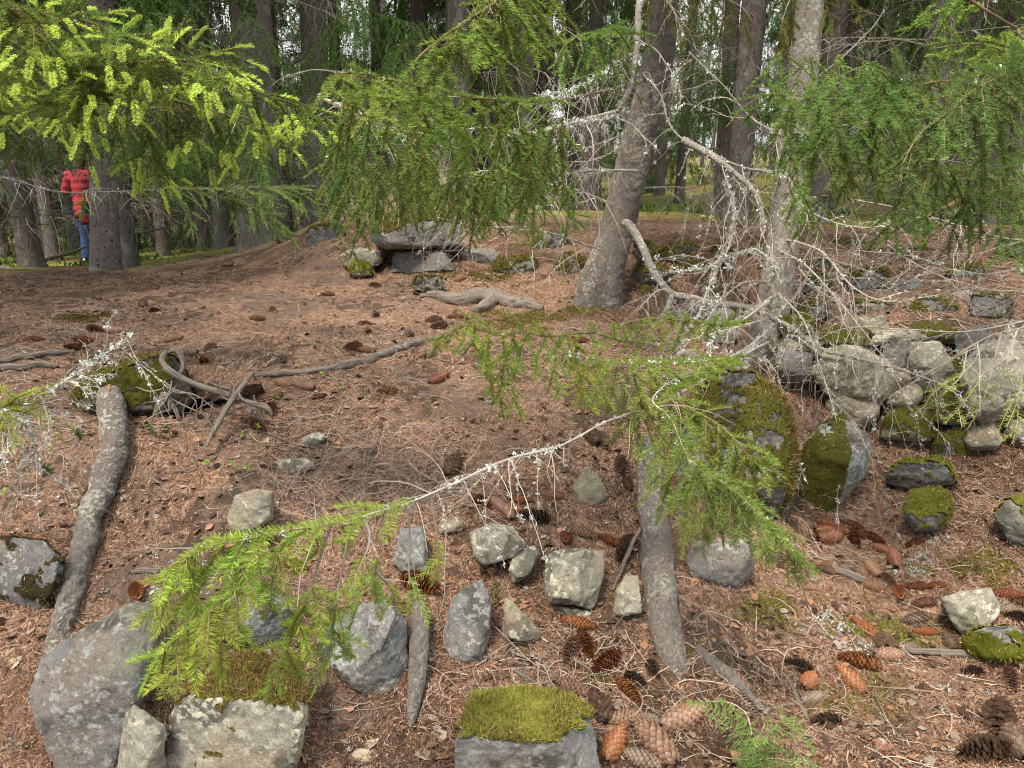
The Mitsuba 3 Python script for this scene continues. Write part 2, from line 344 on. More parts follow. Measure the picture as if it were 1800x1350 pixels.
stone_meshes, mossy_meshes = [], []
def stone(label, outline, Y, depth, moss=None, cat='boulder', name='boulder', mat=None, **kw):
    key = numbered(name)
    m = rock_mesh(outline, Y, depth, **kw)
    scene[key] = mikit.ply(m, mat or ('m_pale_stone' if label.split()[0] in ('pale', 'small', 'square', 'flat', 'thin') or 'pale' in label[:14] or 'lichen spots' in label else 'm_stone'), smooth=24)
    labels[key] = {'label': label, 'category': cat}
    stone_meshes.append(m); mossy_meshes.extend([m] if moss else [])
    if moss:
        moss_on(key, m, **moss)
    return m

stone('long dark grey boulder with a slanting shadowed right side in the lower left corner', [(48, 1230), (75, 1160), (130, 1112), (215, 1060), (268, 1052), (285, 1110), (255, 1215), (225, 1275), (215, 1380), (110, 1390), (70, 1300)], 1.54, 0.40, lean=0.10, seed=1, bulge=0.04, facets=2,
      front=[(80, 1240, 0), (150, 1150, 0.02), (205, 1130, 0.05), (212, 1220, 0.06), (200, 1340, 0.04), (120, 1340, 0.02)])
stone('small wedge of split rock against the long dark boulder at the bottom edge', [(217, 1250), (237, 1236), (268, 1258), (294, 1278), (294, 1395), (205, 1395), (212, 1310)], 1.40, 0.22, lean=0.05, seed=2, cat='stone', name='stone')
stone('pale boulder with a brown moss cap at the bottom, left of the centre', [(292, 1278, .02), (318, 1215, .13), (400, 1158, .22), (470, 1142, .24), (535, 1165, .20), (540, 1255, .04), (522, 1330), (500, 1400), (288, 1400)], 1.38, 0.42, lean=0.0, seed=3, bulge=0.0, facets=1,
      front=[(330, 1290, 0.02), (345, 1262, 0.0), (430, 1270, 0.02), (515, 1262, 0.01), (500, 1330, 0.03), (400, 1360, 0.03)],
      moss=dict(mask=lambda p, n: 1.2 * n[:, 2] - 1.0 + 1.2 * nz(p, 6, 2, 8), n=9000, tint=(0.17, 0.165, 0.035), dry=0.5, seed=3, thick=.004))
stone('dark rounded boulder behind the drooping bright green spruce tips', [(385, 1075), (420, 1030), (480, 1030), (512, 1065), (510, 1120), (488, 1150), (405, 1155), (380, 1120)], 1.80, 0.28, seed=4, lean=0.1)
stone('grey angular boulder with a sharp lower point beside the bark slab', [(548, 1120), (590, 1075), (640, 1055), (690, 1048), (716, 1090), (714, 1135), (727, 1190), (715, 1215), (660, 1246), (600, 1178), (555, 1145)], 1.70, 0.30, lean=0.06, seed=5)
stone('upright dark stone with a white lichen spot on its top', [(777, 1112), (790, 1060), (815, 1030), (850, 1013), (863, 1060), (864, 1105), (848, 1130), (846, 1166), (810, 1174), (780, 1142)], 1.80, 0.18, seed=6, cat='stone', name='stone', lean=0.06)
stone('small pale triangular stone right of the upright dark stone', [(882, 1125), (886, 1048), (905, 1058), (958, 1122), (925, 1134)], 1.82, 0.10, seed=7, cat='stone', name='stone', lean=0.08)
stone('dark leaning slab above the bark slab, partly behind hanging dead twigs', [(686, 990), (705, 930), (742, 925), (752, 975), (750, 1025), (728, 1028)], 2.08, 0.16, seed=8, cat='stone', name='stone', lean=0.08)
stone('flat overhanging stone with a shadow under its right end', [(830, 978), (826, 935), (860, 920), (902, 928), (932, 957), (905, 980), (850, 993)], 2.06, 0.24, seed=9, cat='stone', name='stone', bulge=0.2, lean=0.12)
stone('pale stone tucked under the flat overhanging stone', [(892, 1000), (905, 968), (942, 955), (952, 980), (932, 1012), (908, 1034)], 2.04, 0.16, seed=10, cat='stone', name='stone', lean=0.08)
stone('square pale block with a crack across its lower edge in the middle of the bank', [(957, 975), (975, 967), (1066, 964), (1063, 1010), (1052, 1062), (1040, 1072), (960, 1058), (954, 1040)], 1.96, 0.22, seed=11, cat='stone', name='stone', lean=0.07, bulge=0.15)
stone('thin foot stone under the cracked square block', [(962, 1062), (1042, 1074), (1036, 1090), (985, 1092)], 1.93, 0.14, seed=12, cat='stone', name='stone', lean=0.06, bulge=0.1)
stone('pale stone between the square block and the thick root', [(1078, 1084), (1082, 1040), (1100, 1006), (1122, 1012), (1132, 1084)], 1.95, 0.16, seed=13, cat='stone', name='stone', lean=0.07)
stone('block with a flat cushion of green moss on top at the bottom edge', [(796, 1400), (800, 1302), (832, 1235, .13), (900, 1223, .15), (1000, 1220, .15), (1042, 1244, .12), (1046, 1296), (1062, 1335), (1064, 1400)], 1.36, 0.26, seed=14, lean=0.0, bulge=0.0, rough=.05, facets=1,
      front=[(815, 1302, 0.0), (900, 1304, 0.015), (1000, 1304, 0.015), (1045, 1302, 0), (1045, 1400, 0.01), (815, 1400, 0.01)],
      moss=dict(mask=lambda p, n: 1.3 * n[:, 2] - 0.95 + 1.0 * nz(p, 8, 3, 2), n=26000, tint=(0.27, 0.285, 0.06), dry=0.22, seed=14, thick=0.012, length=0.012))
stone('dark stone with a pale blue-grey right end below the hanging green spray', [(1206, 985), (1215, 950), (1300, 942), (1326, 962), (1321, 1020), (1305, 1046), (1260, 1034), (1220, 1018)], 2.12, 0.26, seed=15)
stone('small grey boulder in the litter above the left drooping spray', [(398, 908), (414, 870), (455, 858), (482, 864), (480, 912), (440, 938), (404, 940)], 2.15, 0.20, seed=16)
stone('dark boulder with black moss blotches at the left edge', [(-50, 950), (25, 942), (80, 948), (114, 980), (108, 1040), (86, 1088), (40, 1118), (-50, 1120)], 1.95, 0.34, seed=17, lean=0.06,
      moss=dict(mask=lambda p, n: 0.0 * n[:, 2] - 0.14, n=4000, tint=(0.045, 0.042, 0.02), dry=0.6, seed=17, thick=0.004, length=0.007))
stone('great mossy boulder capped with needles below the slender trunk', [(1190, 725), (1215, 670), (1260, 646), (1325, 652), (1374, 690), (1392, 730), (1396, 800), (1390, 860), (1372, 900), (1330, 950), (1230, 965), (1190, 870)], 2.55, 0.75, seed=18, edge=0.022, lean=0.10,
      moss=dict(mask=lambda p, n: 0.16 + 0.3 * n[:, 2] + 0.4 * n[:, 0] + 1.3 * nz(p, 4, 3, 4), n=24000, tint=(0.125, 0.135, 0.03), dry=0.6, length=.015, seed=18))
stone('leaning slab with a mossy left face and bare grey right edge', [(1398, 862), (1410, 790), (1440, 745), (1485, 728), (1506, 745), (1542, 790), (1532, 830), (1452, 908), (1420, 900)], 2.75, 0.38, seed=19, lean=0.10,
      front=[(1420, 850, 0), (1440, 770, 0), (1490, 765, 0.03), (1500, 800, 0.06), (1440, 880, 0.06)],
      moss=dict(mask=lambda p, n: -0.25 - 1.2 * n[:, 0] + 1.5 * nz(p, 6, 3, 3), n=9000, tint=(0.12, 0.125, 0.03), dry=0.25, seed=19))
stone('low mossy hump with a stone face right of the leaning slab', [(1552, 850), (1565, 822), (1600, 806), (1650, 804), (1690, 822), (1685, 852), (1600, 862)], 2.85, 0.30, seed=20, cat='stone', name='stone',
      moss=dict(mask=lambda p, n: n[:, 2] - 0.25 + 0.3 * n[:, 0], n=5000, seed=20, dry=0.3))
stone('mossy stone standing in the litter below the low hump', [(1588, 900), (1600, 868), (1640, 858), (1675, 870), (1668, 905), (1640, 950), (1610, 942)], 2.50, 0.24, seed=21, cat='stone', name='stone',
      moss=dict(mask=lambda p, n: n[:, 2] - 0.2 + 0.2 * n[:, 0], n=4000, seed=21, dry=0.3))
stone('tall greenish stone cut by the right edge of the picture', [(1742, 905), (1765, 880), (1840, 860), (1860, 960), (1830, 1010), (1790, 980)], 2.40, 0.30, seed=22, cat='stone', name='stone',
      moss=dict(mask=lambda p, n: n[:, 2] - 0.4, n=2500, seed=22))
stone('grey stone with white lichen spots on the right', [(1652, 1052), (1690, 1036), (1742, 1033), (1758, 1070), (1742, 1102), (1690, 1114), (1668, 1088)], 2.02, 0.20, seed=23, cat='stone', name='stone', lean=0.1)
stone('low stone with a mossy foot near the pale stick on the right', [(1690, 1128), (1720, 1104), (1780, 1100), (1830, 1120), (1830, 1158), (1700, 1152)], 1.92, 0.20, seed=24, cat='stone', name='stone', lean=0.1,
      moss=dict(mask=lambda p, n: 0.3 - 1.2 * n[:, 2] + 0.4, n=3000, seed=24))
stone('pale stone lump half buried in needles above the square block', [(1005, 860), (1030, 815), (1055, 835), (1070, 875), (1040, 895), (1010, 890)], 2.42, 0.12, seed=25, cat='stone', name='stone')
stone('small buried stone showing in the litter in front of the left root', [(455, 830), (490, 808), (540, 802), (556, 820), (520, 836), (470, 842)], 2.52, 0.10, seed=26, cat='stone', name='stone')
stone('round pale stone near the small seedlings on the slope', [(525, 785), (535, 765), (560, 758), (575, 770), (568, 790), (540, 795)], 2.66, 0.10, seed=27, cat='stone', name='stone')
stone('buried mossy stone beside the hanging spray on the slope', [(828, 730), (850, 705), (880, 702), (905, 718), (890, 738), (850, 742)], 2.98, 0.12, seed=28, cat='stone', name='stone')
stone('small pale stone between the flat overhanging stone and the dead twigs', [(770, 940), (782, 915), (805, 905), (815, 925), (808, 942)], 2.22, 0.10, seed=29, cat='stone', name='stone')
# the stone heap behind the mound
stone('broad grey slab lying on top of the stone heap behind the mound', [(643, 425), (650, 385), (700, 370), (790, 376), (816, 398), (814, 432), (745, 436), (680, 438)], 5.62, 0.9, seed=40, edge=0.04, bulge=0.1, rough=0.02,
      moss=dict(mask=lambda p, n: n[:, 2] - 0.55, n=6000, length=0.02, tint=(0.10, 0.10, 0.025), dry=0.6, seed=40))
stone('bluish grey stone under the broad slab of the heap', [(682, 480), (688, 444), (760, 440), (808, 448), (812, 482)], 5.66, 0.7, seed=41, edge=0.04, bulge=0.1, rough=0.02)
stone('pale stone at the left end of the stone heap', [(593, 450), (620, 434), (670, 440), (684, 456), (660, 470), (606, 470)], 5.70, 0.5, seed=42, edge=0.04, cat='stone', name='stone')
stone('small stone with a mossy top in front of the heap', [(612, 478), (625, 458), (648, 462), (655, 484), (630, 488)], 5.55, 0.3, seed=43, edge=0.025, cat='stone', name='stone', moss=dict(mask=lambda p, n: n[:, 2] - 0.1, n=1500, seed=43, length=0.018))
stone('dark stone with a moss tuft lying in front of the heap', [(720, 506), (733, 484), (776, 486), (785, 505), (750, 515)], 5.05, 0.3, seed=44, edge=0.025, cat='stone', name='stone', moss=dict(mask=lambda p, n: n[:, 2] - 0.35 - n[:, 0] * .4, n=1500, seed=44, length=0.015, tint=(.08, .09, .02)))
stone('grey stone at the right end of the heap below hanging twigs', [(806, 470), (812, 438), (850, 432), (880, 445), (876, 470)], 5.75, 0.5, seed=45, edge=0.04, cat='stone', name='stone')
for k, (cxp, cyp, w, h, Y, lab) in enumerate([(980, 430, 42, 24, 6.0, 'mossy boulder left of the leaning trunk, behind the mound'), (575, 430, 40, 40, 6.3, 'dark mossy boulder left of the stone heap'), (910, 470, 45, 22, 5.6, 'low dark mossy stone between heap and leaning trunk'), (1005, 470, 30, 30, 5.5, 'dark stone close by the foot of the leaning trunk'), (500, 432, 45, 22, 7.0, 'far mossy hump left of the stone heap'),
                                              (1150, 480, 40, 45, 5.2, 'dark stone in the pit right of the leaning trunk'), (1215, 470, 42, 38, 5.1, 'mossy stone in the back of the pit'), (1285, 500, 40, 45, 4.95, 'dark stone of the pit left of the slender trunk'), (1240, 545, 45, 32, 4.75, 'lowest dark stone in the pit'), (1180, 545, 30, 30, 4.8, 'shadowed stone at the left of the pit'), (1420, 545, 38, 34, 4.1, 'mossy stone behind the slender trunk'),
                                              (1520, 488, 42, 24, 4.6, 'grey stone with moss on the bank above the wall'), (1590, 500, 36, 18, 4.6, 'brownish stone on the bank above the wall'), (1460, 470, 30, 20, 5.0, 'small stone at the top of the bank behind the slender trunk'), (1215, 632, 40, 22, 3.5, 'pale stone half buried left of the great mossy boulder')]):
    rr = np.random.default_rng(500 + k)
    a = np.sort(rr.uniform(0, 6.28, 9))
    o = [(cxp + w * math.cos(t) * rr.uniform(.8, 1.1), cyp + h * math.sin(t) * rr.uniform(.8, 1.1)) for t in a]
    stone(lab, o, Y, 0.4 if Y > 4 else 0.2, seed=60 + k, edge=0.04, cat='stone', name='stone', moss=None if k in (8, 9, 12, 14) else dict(mask=lambda p, n: n[:, 2] - 0.3, n=3000, length=0.018, tint=(0.11, 0.115, 0.025), dry=0.35, seed=60 + k))
# the dry stone wall of the old pit on the right
wall = thing('stone_wall', 'low dry stone wall of grey and mossy stones built into the bank on the right', 'stone wall')
labels[wall]['kind'] = 'thing'
for k, (o, Y, mossy) in enumerate([
    ([(1434, 652), (1450, 618), (1515, 610), (1560, 640), (1592, 665), (1556, 702), (1520, 706), (1458, 690)], 3.30, 0), ([(1455, 705), (1498, 698), (1545, 714), (1552, 748), (1500, 758), (1462, 738)], 3.28, 0),
    ([(1552, 722), (1575, 676), (1612, 668), (1618, 702), (1588, 724)], 3.30, 0), ([(1366, 640), (1373, 616), (1422, 624), (1434, 650), (1412, 674), (1378, 666)], 3.35, 0), ([(1366, 612), (1380, 588), (1430, 596), (1440, 616), (1400, 622)], 3.42, 0),
    ([(1598, 650), (1604, 606), (1650, 606), (1672, 650), (1655, 688), (1618, 684)], 3.30, 0), ([(1698, 662), (1704, 628), (1740, 600), (1790, 603), (1802, 660), (1796, 705), (1740, 736), (1704, 722)], 3.10, 0),
    ([(1630, 738), (1640, 696), (1690, 686), (1704, 725), (1690, 745)], 3.22, 1), ([(1556, 768), (1566, 728), (1610, 718), (1650, 744), (1645, 775)], 3.20, 1), ([(1698, 772), (1712, 744), (1742, 740), (1768, 760), (1758, 786), (1706, 788)], 3.12, 0),
    ([(1388, 735), (1392, 676), (1430, 668), (1460, 700), (1448, 740)], 3.45, 0), ([(1545, 640), (1560, 606), (1600, 600), (1606, 640), (1590, 660)], 3.38, 0), ([(1440, 600), (1455, 580), (1520, 582), (1530, 605)], 3.45, 1), ([(1660, 690), (1668, 640), (1700, 632), (1704, 680)], 3.34, 1),
    ([(1795, 720), (1800, 640), (1850, 620), (1880, 700), (1850, 760)], 3.15, 1), ([(1640, 800), (1650, 765), (1700, 760), (1705, 800)], 3.15, 1), ([(1535, 605), (1545, 582), (1600, 580), (1640, 600)], 3.45, 0),
    ([(1420, 700), (1430, 660), (1465, 690), (1460, 730)], 3.5, 0), ([(1555, 760), (1540, 735), (1560, 715), (1590, 735)], 3.42, 0), ([(1610, 725), (1605, 690), (1640, 685), (1650, 715)], 3.42, 0), ([(1380, 590), (1372, 562), (1420, 556), (1440, 585)], 3.6, 1), ([(1480, 590), (1490, 560), (1550, 556), (1565, 590)], 3.62, 0), ([(1600, 600), (1610, 572), (1665, 570), (1690, 600)], 3.58, 1), ([(1690, 640), (1680, 590), (1730, 572), (1750, 610)], 3.45, 0), ([(1760, 610), (1775, 570), (1850, 565), (1870, 620)], 3.4, 0), ([(1660, 760), (1690, 735), (1720, 745), (1710, 770)], 3.25, 0), ([(1760, 790), (1780, 740), (1850, 740), (1860, 800)], 3.12, 0), ([(1400, 780), (1395, 735), (1450, 740), (1470, 780)], 3.42, 0), ([(1500, 775), (1520, 748), (1560, 755), (1555, 785)], 3.34, 0)]):
    oc = np.mean(o, 0); o = [tuple(oc + (np.array(q) - oc) * 1.19) for q in o]
    m = rock_mesh(o, Y, 0.32, seed=80 + k, edge=0.026, rough=0.025, bulge=0.18)
    key = part(wall, 'stone', m, 'm_stone' if k % 4 == 3 else 'm_pale_stone', smooth=24); stone_meshes.append(m)
    if mossy:
        moss_on(key, m, mask=lambda p, n: n[:, 2] * 0.7 + 0.05, n=3500, tint=(0.12, 0.13, 0.026), dry=0.3, seed=80 + k)

pit = thing('stone_wall', 'dark stone lining of the old pit between the leaning and the slender trunk', 'stone wall')
labels[pit]['kind'] = 'thing'
rp = np.random.default_rng(31)
for r_, (yc, Yc) in enumerate(((445, 5.02), (482, 4.95), (520, 4.86), (560, 4.74), (598, 4.5))):
    x = 1105 + rp.uniform(-15, 10)
    while x < 1345:
        w = rp.uniform(22, 42); h = rp.uniform(17, 23); a = np.sort(rp.uniform(0, 6.283, 10))
        o = [(x + w + 1.05 * w * math.cos(t) * rp.uniform(.85, 1.08), yc + h * math.sin(t) * rp.uniform(.85, 1.1)) for t in a]
        m = rock_mesh(o, Yc + rp.uniform(-.06, .08), 0.4, seed=400 + int(x), edge=0.04, rough=.04, bulge=.15, facets=3)
        key = part(pit, 'stone', m, 'm_stone', smooth=24); stone_meshes.append(m)
        if rp.random() < .45: moss_on(key, m, mask=lambda p, n: n[:, 2] - .25, n=1500, length=.018, tint=(.12, .13, .03), dry=.4, seed=400 + int(x))
        x += 2 * w * rp.uniform(.98, 1.15)
for k, (cxp, cyp, w, h, Y, lab) in enumerate([(1530, 540, 40, 20, 4.0, 'flat grey stone lying on the bank just above the wall'), (1640, 545, 46, 22, 3.95, 'broad stone half sunk in the bank above the wall'), (1740, 540, 50, 26, 3.85, 'large grey stone of the bank near the right edge'), (1700, 480, 40, 18, 4.7, 'stone farther up the bank on the right'), (1440, 500, 30, 22, 4.5, 'mossy stone right behind the slender trunk'), (1620, 450, 40, 15, 5.6, 'low stone on the crest of the bank on the right'), (1490, 430, 36, 14, 6.0, 'low dark stone on the crest right of the slender trunk'), (1780, 440, 44, 18, 5.5, 'stone on the crest at the right edge')]):
    rr = np.random.default_rng(560 + k); a = np.sort(rr.uniform(0, 6.28, 10))
    stone(lab, [(cxp + w * math.cos(t) * rr.uniform(.85, 1.1), cyp + h * math.sin(t) * rr.uniform(.85, 1.1)) for t in a], Y, 0.4, seed=120 + k, edge=0.035, cat='stone', name='stone', moss=dict(mask=lambda p, n: n[:, 2] - 0.3, n=2500, length=0.016, tint=(0.12, 0.13, 0.03), dry=0.35, seed=120 + k))
# ------------------------------------------------------------------ shoots, needles, dead twigs
def grow(p, d, L, droop, rng, jit=0.10, step=0.012):
    """A shoot of length L from p along d, bending down by droop (per metre) and wandering."""
    n = max(3, int(L / step)); ds = L / n
    out = [np.array(p, float)]; d = unit(d)
    for _ in range(n):
        d = unit(d + np.array([0, 0, -droop * ds]) + rng.normal(0, jit, 3) * math.sqrt(ds))
        out.append(out[-1] + d * ds)
    return np.array(out)

def clothe(acc, pts, L0, dens, col, rng, w=0.0015, tip=0.62, spread=56, jit=0.30, tris=2):
    """Needles along the shoot pts, parted to both sides and upwards, in the colour col with natural variation."""
    seg = np.linalg.norm(np.diff(pts, axis=0), axis=1); s = np.r_[0, np.cumsum(seg)]
    n = int(s[-1] * dens * 1.8)
    if n < 3: return
    u = (np.arange(n) + rng.random(n)) / n
    x = u * s[-1]
    p = np.stack([np.interp(x, s, pts[:, k]) for k in range(3)], 1)
    tt = tangents(pts); t = unit(np.stack([np.interp(x, s, tt[:, k]) for k in range(3)], 1))
    b = unit(np.cross(t, [0.05, 0.02, 1.0]) + 1e-6); uu = np.cross(b, t)
    phi = rng.choice([-1, 1], n) * np.radians(np.where(rng.random(n) < .76, rng.normal(84, 13, n), rng.normal(35, 25, n)))
    al = np.radians(rng.normal(spread, 5.5, n)) * (1 - 0.55 * np.clip((u - 0.85) / 0.15, 0, 1))
    d = np.cos(al)[:, None] * t + np.sin(al)[:, None] * (np.cos(phi)[:, None] * uu + np.sin(phi)[:, None] * b)
    L = L0 * rng.uniform(0.72, 1.12, n) * (1 - (1 - tip) * np.clip((u - 0.8) / 0.2, 0, 1))
    tipp = p + d * L[:, None] + np.array([0, 0, 1.0]) * (L * 0.10)[:, None]
    side = unit(np.cross(d, rng.normal(size=(n, 3)))) * (w * rng.uniform(0.8, 1.2, n))[:, None]
    c = np.asarray(col) * rng.uniform(1 - jit, 1 + jit, (n, 1)) * (1 + rng.normal(0, 0.06, (n, 3)))
    if tris == 1:
        v = np.stack([p - side * .75, p + side * .75, tipp], 1).reshape(-1, 3)
        acc.add(v, np.arange(3 * n).reshape(-1, 3), np.repeat(c, 3, 0)); return
    mid = p + (tipp - p) * 0.40
    v = np.stack([p, mid - side * 0.5, mid + side * 0.5, tipp], 1).reshape(-1, 3)
    k = np.arange(n)[:, None] * 4
    acc.add(v, np.vstack([k + [0, 1, 3], k + [0, 3, 2]]), np.repeat(c, 4, 0))

def twig_wood(acc, pts, r0, r1, col, rng, sides=3):
    p = resample(pts, max(0.016, np.linalg.norm(pts[-1] - pts[0]) / 10)); sides = min(sides, 3 if r0 < .0022 else 4)
    v, f, _ = tube(p, np.linspace(r0, r1, len(p)), sides, cap=False)
    acc.add(v, f, np.asarray(col) * rng.uniform(0.75, 1.25, (len(v), 1)))

OLD, MID, FRESH, YOUNG, SHADE, OLIVE = (0.085, 0.155, 0.042), (0.115, 0.20, 0.040), (0.165, 0.26, 0.044), (0.56, 0.70, 0.17), (0.085, 0.155, 0.042), (0.105, 0.135, 0.030)
TWIG, GREY = (0.20, 0.145, 0.085), (0.33, 0.305, 0.28)

def spray(needles, wood, pts, col, rng, f0=0.0, L0=0.0150, dens=900, side_sp=0.036, side_max=0.10, young=None, tips=0.0, droop=2.5, lat=None, tris=2, wood_col=TWIG, r=0.0019):
    """One hanging shoot with its side shoots: needles from the fraction f0 of its length on, young tips into the mesh young."""
    p = resample(spline(pts, 8), 0.008); n = len(p)
    L = np.linalg.norm(np.diff(p, axis=0), axis=1).sum()
    twig_wood(wood, p, r, 0.0008, wood_col, rng)
    live = p[int(f0 * (n - 1)):]
    if len(live) > 2: clothe(needles, live, L0, dens, col, rng, tris=tris)
    t = tangents(p)
    s, k = L * max(0.08, f0 * 0.7), 0
    if lat is None: lat = np.array([1, rng.normal(0, 0.5), rng.normal(0, 0.25)])
    while s < L * 0.93:
        i = min(n - 2, int(s / L * (n - 1)))
        side = -1 if k % 2 else 1
        l = unit(lat + rng.normal(0, 0.3, 3)); l = unit(l - t[i] * (l @ t[i]))
        d = unit(t[i] * 0.78 + side * l * 0.66)
        L2 = min(side_max, 0.62 * (L - s) + 0.02) * rng.uniform(0.55, 1.15)
        if s / L > f0 * 0.8 and L2 > 0.018:
            q = grow(p[i], d, L2, droop, rng, 0.25, 0.008)
            twig_wood(wood, q, 0.0011, 0.0006, wood_col, rng, 3)
            clothe(needles, q, L0 * 0.95, dens, col, rng, tris=tris)
            if young is not None and rng.random() < tips:
                y = grow(q[-1], unit(q[-1] - q[-3]), rng.uniform(0.036, 0.066), 5, rng, 0.5, 0.006)
                clothe(young, y, L0 * 0.85, 1900, np.array(YOUNG) * rng.uniform(.7, 1.12), rng, 0.0021, 0.5, 42, 0.3)
        elif L2 > 0.02:                                   # bare side twigs on the dead part of the shoot
            twig_wood(wood, grow(p[i], d, L2 * 0.8, droop, rng, 0.9, 0.01), 0.0009, 0.0004, GREY, rng, 3)
        s += side_sp * rng.uniform(0.7, 1.4); k += 1
    if young is not None and tips > 0:
        y = grow(p[-1], unit(p[-1] - p[-3]), rng.uniform(0.04, 0.065), 5, rng, 0.5, 0.006)
        clothe(young, y, L0 * 0.88, 1900, np.array(YOUNG) * rng.uniform(.7, 1.12), rng, 0.0021, 0.5, 42, 0.3)

def lichen_tuft(acc, p, size, rng, n=9):
    """Crinkled grey-green foliose lichen: little curled lobes."""
    size *= 0.66; c = np.array([0.52, 0.57, 0.54]) * rng.uniform(0.72, 1.15)
    d = unit(rng.normal(size=(n, 3)) + [0, 0, -0.15]); L = size * rng.uniform(0.4, 1.2, n)
    w = unit(np.cross(d, rng.normal(size=(n, 3)))) * (L * rng.uniform(0.16, 0.34, n))[:, None]
    b = p + rng.normal(0, size * 0.28, (n, 3))
    m = b + d * (L * 0.55)[:, None] + rng.normal(0, size * 0.12, (n, 3))
    e = b + d * L[:, None] + rng.normal(0, size * 0.25, (n, 3))
    v = np.stack([b, m - w, m + w, e - w * .5, e + w * .5], 1).reshape(-1, 3)
    k = np.arange(n)[:, None] * 5
    acc.add(v, np.vstack([k + [0, 1, 2], k + [1, 3, 2], k + [2, 3, 4]]), np.repeat(c * rng.uniform(0.7, 1.2, (n, 1)), 5, 0))

def px_path(pts):
    a = np.array(pts, float)
    return P(a[:, 0], a[:, 1], a[:, 2])

def at_stem(stem_px, px, py):
    """Distance Y of the stem point nearest to a pixel."""
    s = spline(np.array(stem_px, float), 10)
    return s[np.argmin((s[:, 0] - px) ** 2 + (s[:, 1] - py) ** 2), 2]

def closer(stem, k):
    """Brings the outer part of a surveyed bough nearer: its distance times k beyond the first third."""
    a = np.array(stem, float)
    s = np.r_[0, np.cumsum(np.hypot(*np.diff(a[:, :2], axis=0).T))]; u = np.clip(s / s[-1] / .34, 0, 1)
    a[:, 2] *= 1 - (1 - k) * u * u * (3 - 2 * u)
    return a

def bough(tree, stem, r0, r1, hangs, col=MID, seed=0, name='bough', label=None, f0=0.0, dY=0.10, stem_live=None, tips=0.0, stem_col=GREY, extra=None, lichen=0, L0=0.015, side_max=0.10, dens=900, join=None, dead=0, near=1.0, tris=2, side_sp=0.036):
    """A living branch of a tree, its wood one mesh, each hanging spray a sub-part. stem: pixels and distances from the trunk outwards; hangs: pixel polylines (or (polyline, f0)) that start at the stem."""
    rng = np.random.default_rng(seed); col = 1.10 * np.asarray(col) ** 0.73 * [1.06, 1.01, 0.72]
    wood = Acc()
    stem = closer(stem, near)
    path = px_path(stem)
    if join is not None: path = np.vstack([join, path])
    sp = resample(spline(path, 10), 0.02)
    sp = sp + 0.004 * np.stack([nz(sp, 9, 2, seed + q) for q in range(3)], 1)
    u_ = np.linspace(0, 1, len(sp)); v, f, _ = tube(sp, (r1 + (r0 - r1) * (1 - u_) ** 1.6) * (1 + 0.12 * nz(sp, 60, 2, 3)), 7)
    lv = np.clip((np.r_[np.repeat(u_, 7), 0, 1] - (stem_live[0] if stem_live else .9)) * 12, 0, 1)[:, None]
    wood.add(v, f, (np.asarray(stem_col) * (1 - lv) + np.array(TWIG) * lv) * (0.65 + 1.0 * (nz(v, 60, 3, seed) + 0.45))[:, None])
    key = numbered(tree + '__' + name)
    scene[key] = None
    if label: labels[key] = {'label': label}
    young_all = Acc() if tips > 0 else None
    if stem_live is not None:
        a, b = stem_live
        needles = Acc()
        spray(needles, wood, sp[int(a * (len(sp) - 1)):int(b * (len(sp) - 1)) + 1][::3], col, rng, 0.0, L0, dens, young=young_all, tips=tips, side_max=side_max)
        m, c = needles.get(); part(key, 'spray', m, 'm_needle', color=c)
    for h in hangs:
        h, ff = (h[0], h[1]) if isinstance(h, tuple) and isinstance(h[0], list) else (h, f0)
        a = np.array(h, float)
        if a.shape[1] == 2:
            y0 = at_stem(stem, *a[0]); dy = rng.uniform(-dY, dY)
            a = np.c_[a, y0 + dy * np.linspace(0, 1, len(a))]
        elif near < 1: a = a * [1, 1, near]
        needles = Acc()
        cc = np.asarray(col) * rng.uniform(0.8, 1.22) * (1 + rng.normal(0, 0.07, 3))
        wc = GREY if ff > 0.25 else TWIG
        spray(needles, wood, px_path(a), cc, rng, ff, L0, dens, young=young_all, tips=tips, side_max=side_max, side_sp=side_sp, tris=tris, wood_col=wc, r=0.0026 if ff > .25 else 0.0019)
        if not needles.empty():
            m, c = needles.get(); part(key, 'spray', m, 'm_needle', color=c)
    for _ in range(dead):
        i = rng.integers(int(len(sp) * .2), len(sp) - 2)
        q = grow(sp[i], unit(tangents(sp)[i] * .5 + rng.normal(0, .6, 3) + [0, 0, -.4]), rng.uniform(.05, .2), 4, rng, .8, .012)
        twig_wood(wood, q, .0014, .0005, GREY, rng, 3)
    m, c = wood.get(); scene[key] = mikit.ply(m, 'm_vc', color=c)
    if young_all is not None and not young_all.empty():
        m, c = young_all.get(); part(key, 'young_tips', m, 'm_needle', color=c, label='bright yellow-green new shoots at the tips', kind='stuff')
    if lichen:
        la = Acc()
        for _ in range(lichen):
            i = rng.integers(0, len(sp)); lichen_tuft(la, sp[i] + rng.normal(0, .004, 3), rng.uniform(.005, .012), rng)
        m, c = la.get(); part(key, 'lichen', m, 'm_vc', color=c, kind='stuff', label='pale grey lichen tufts')
    return key

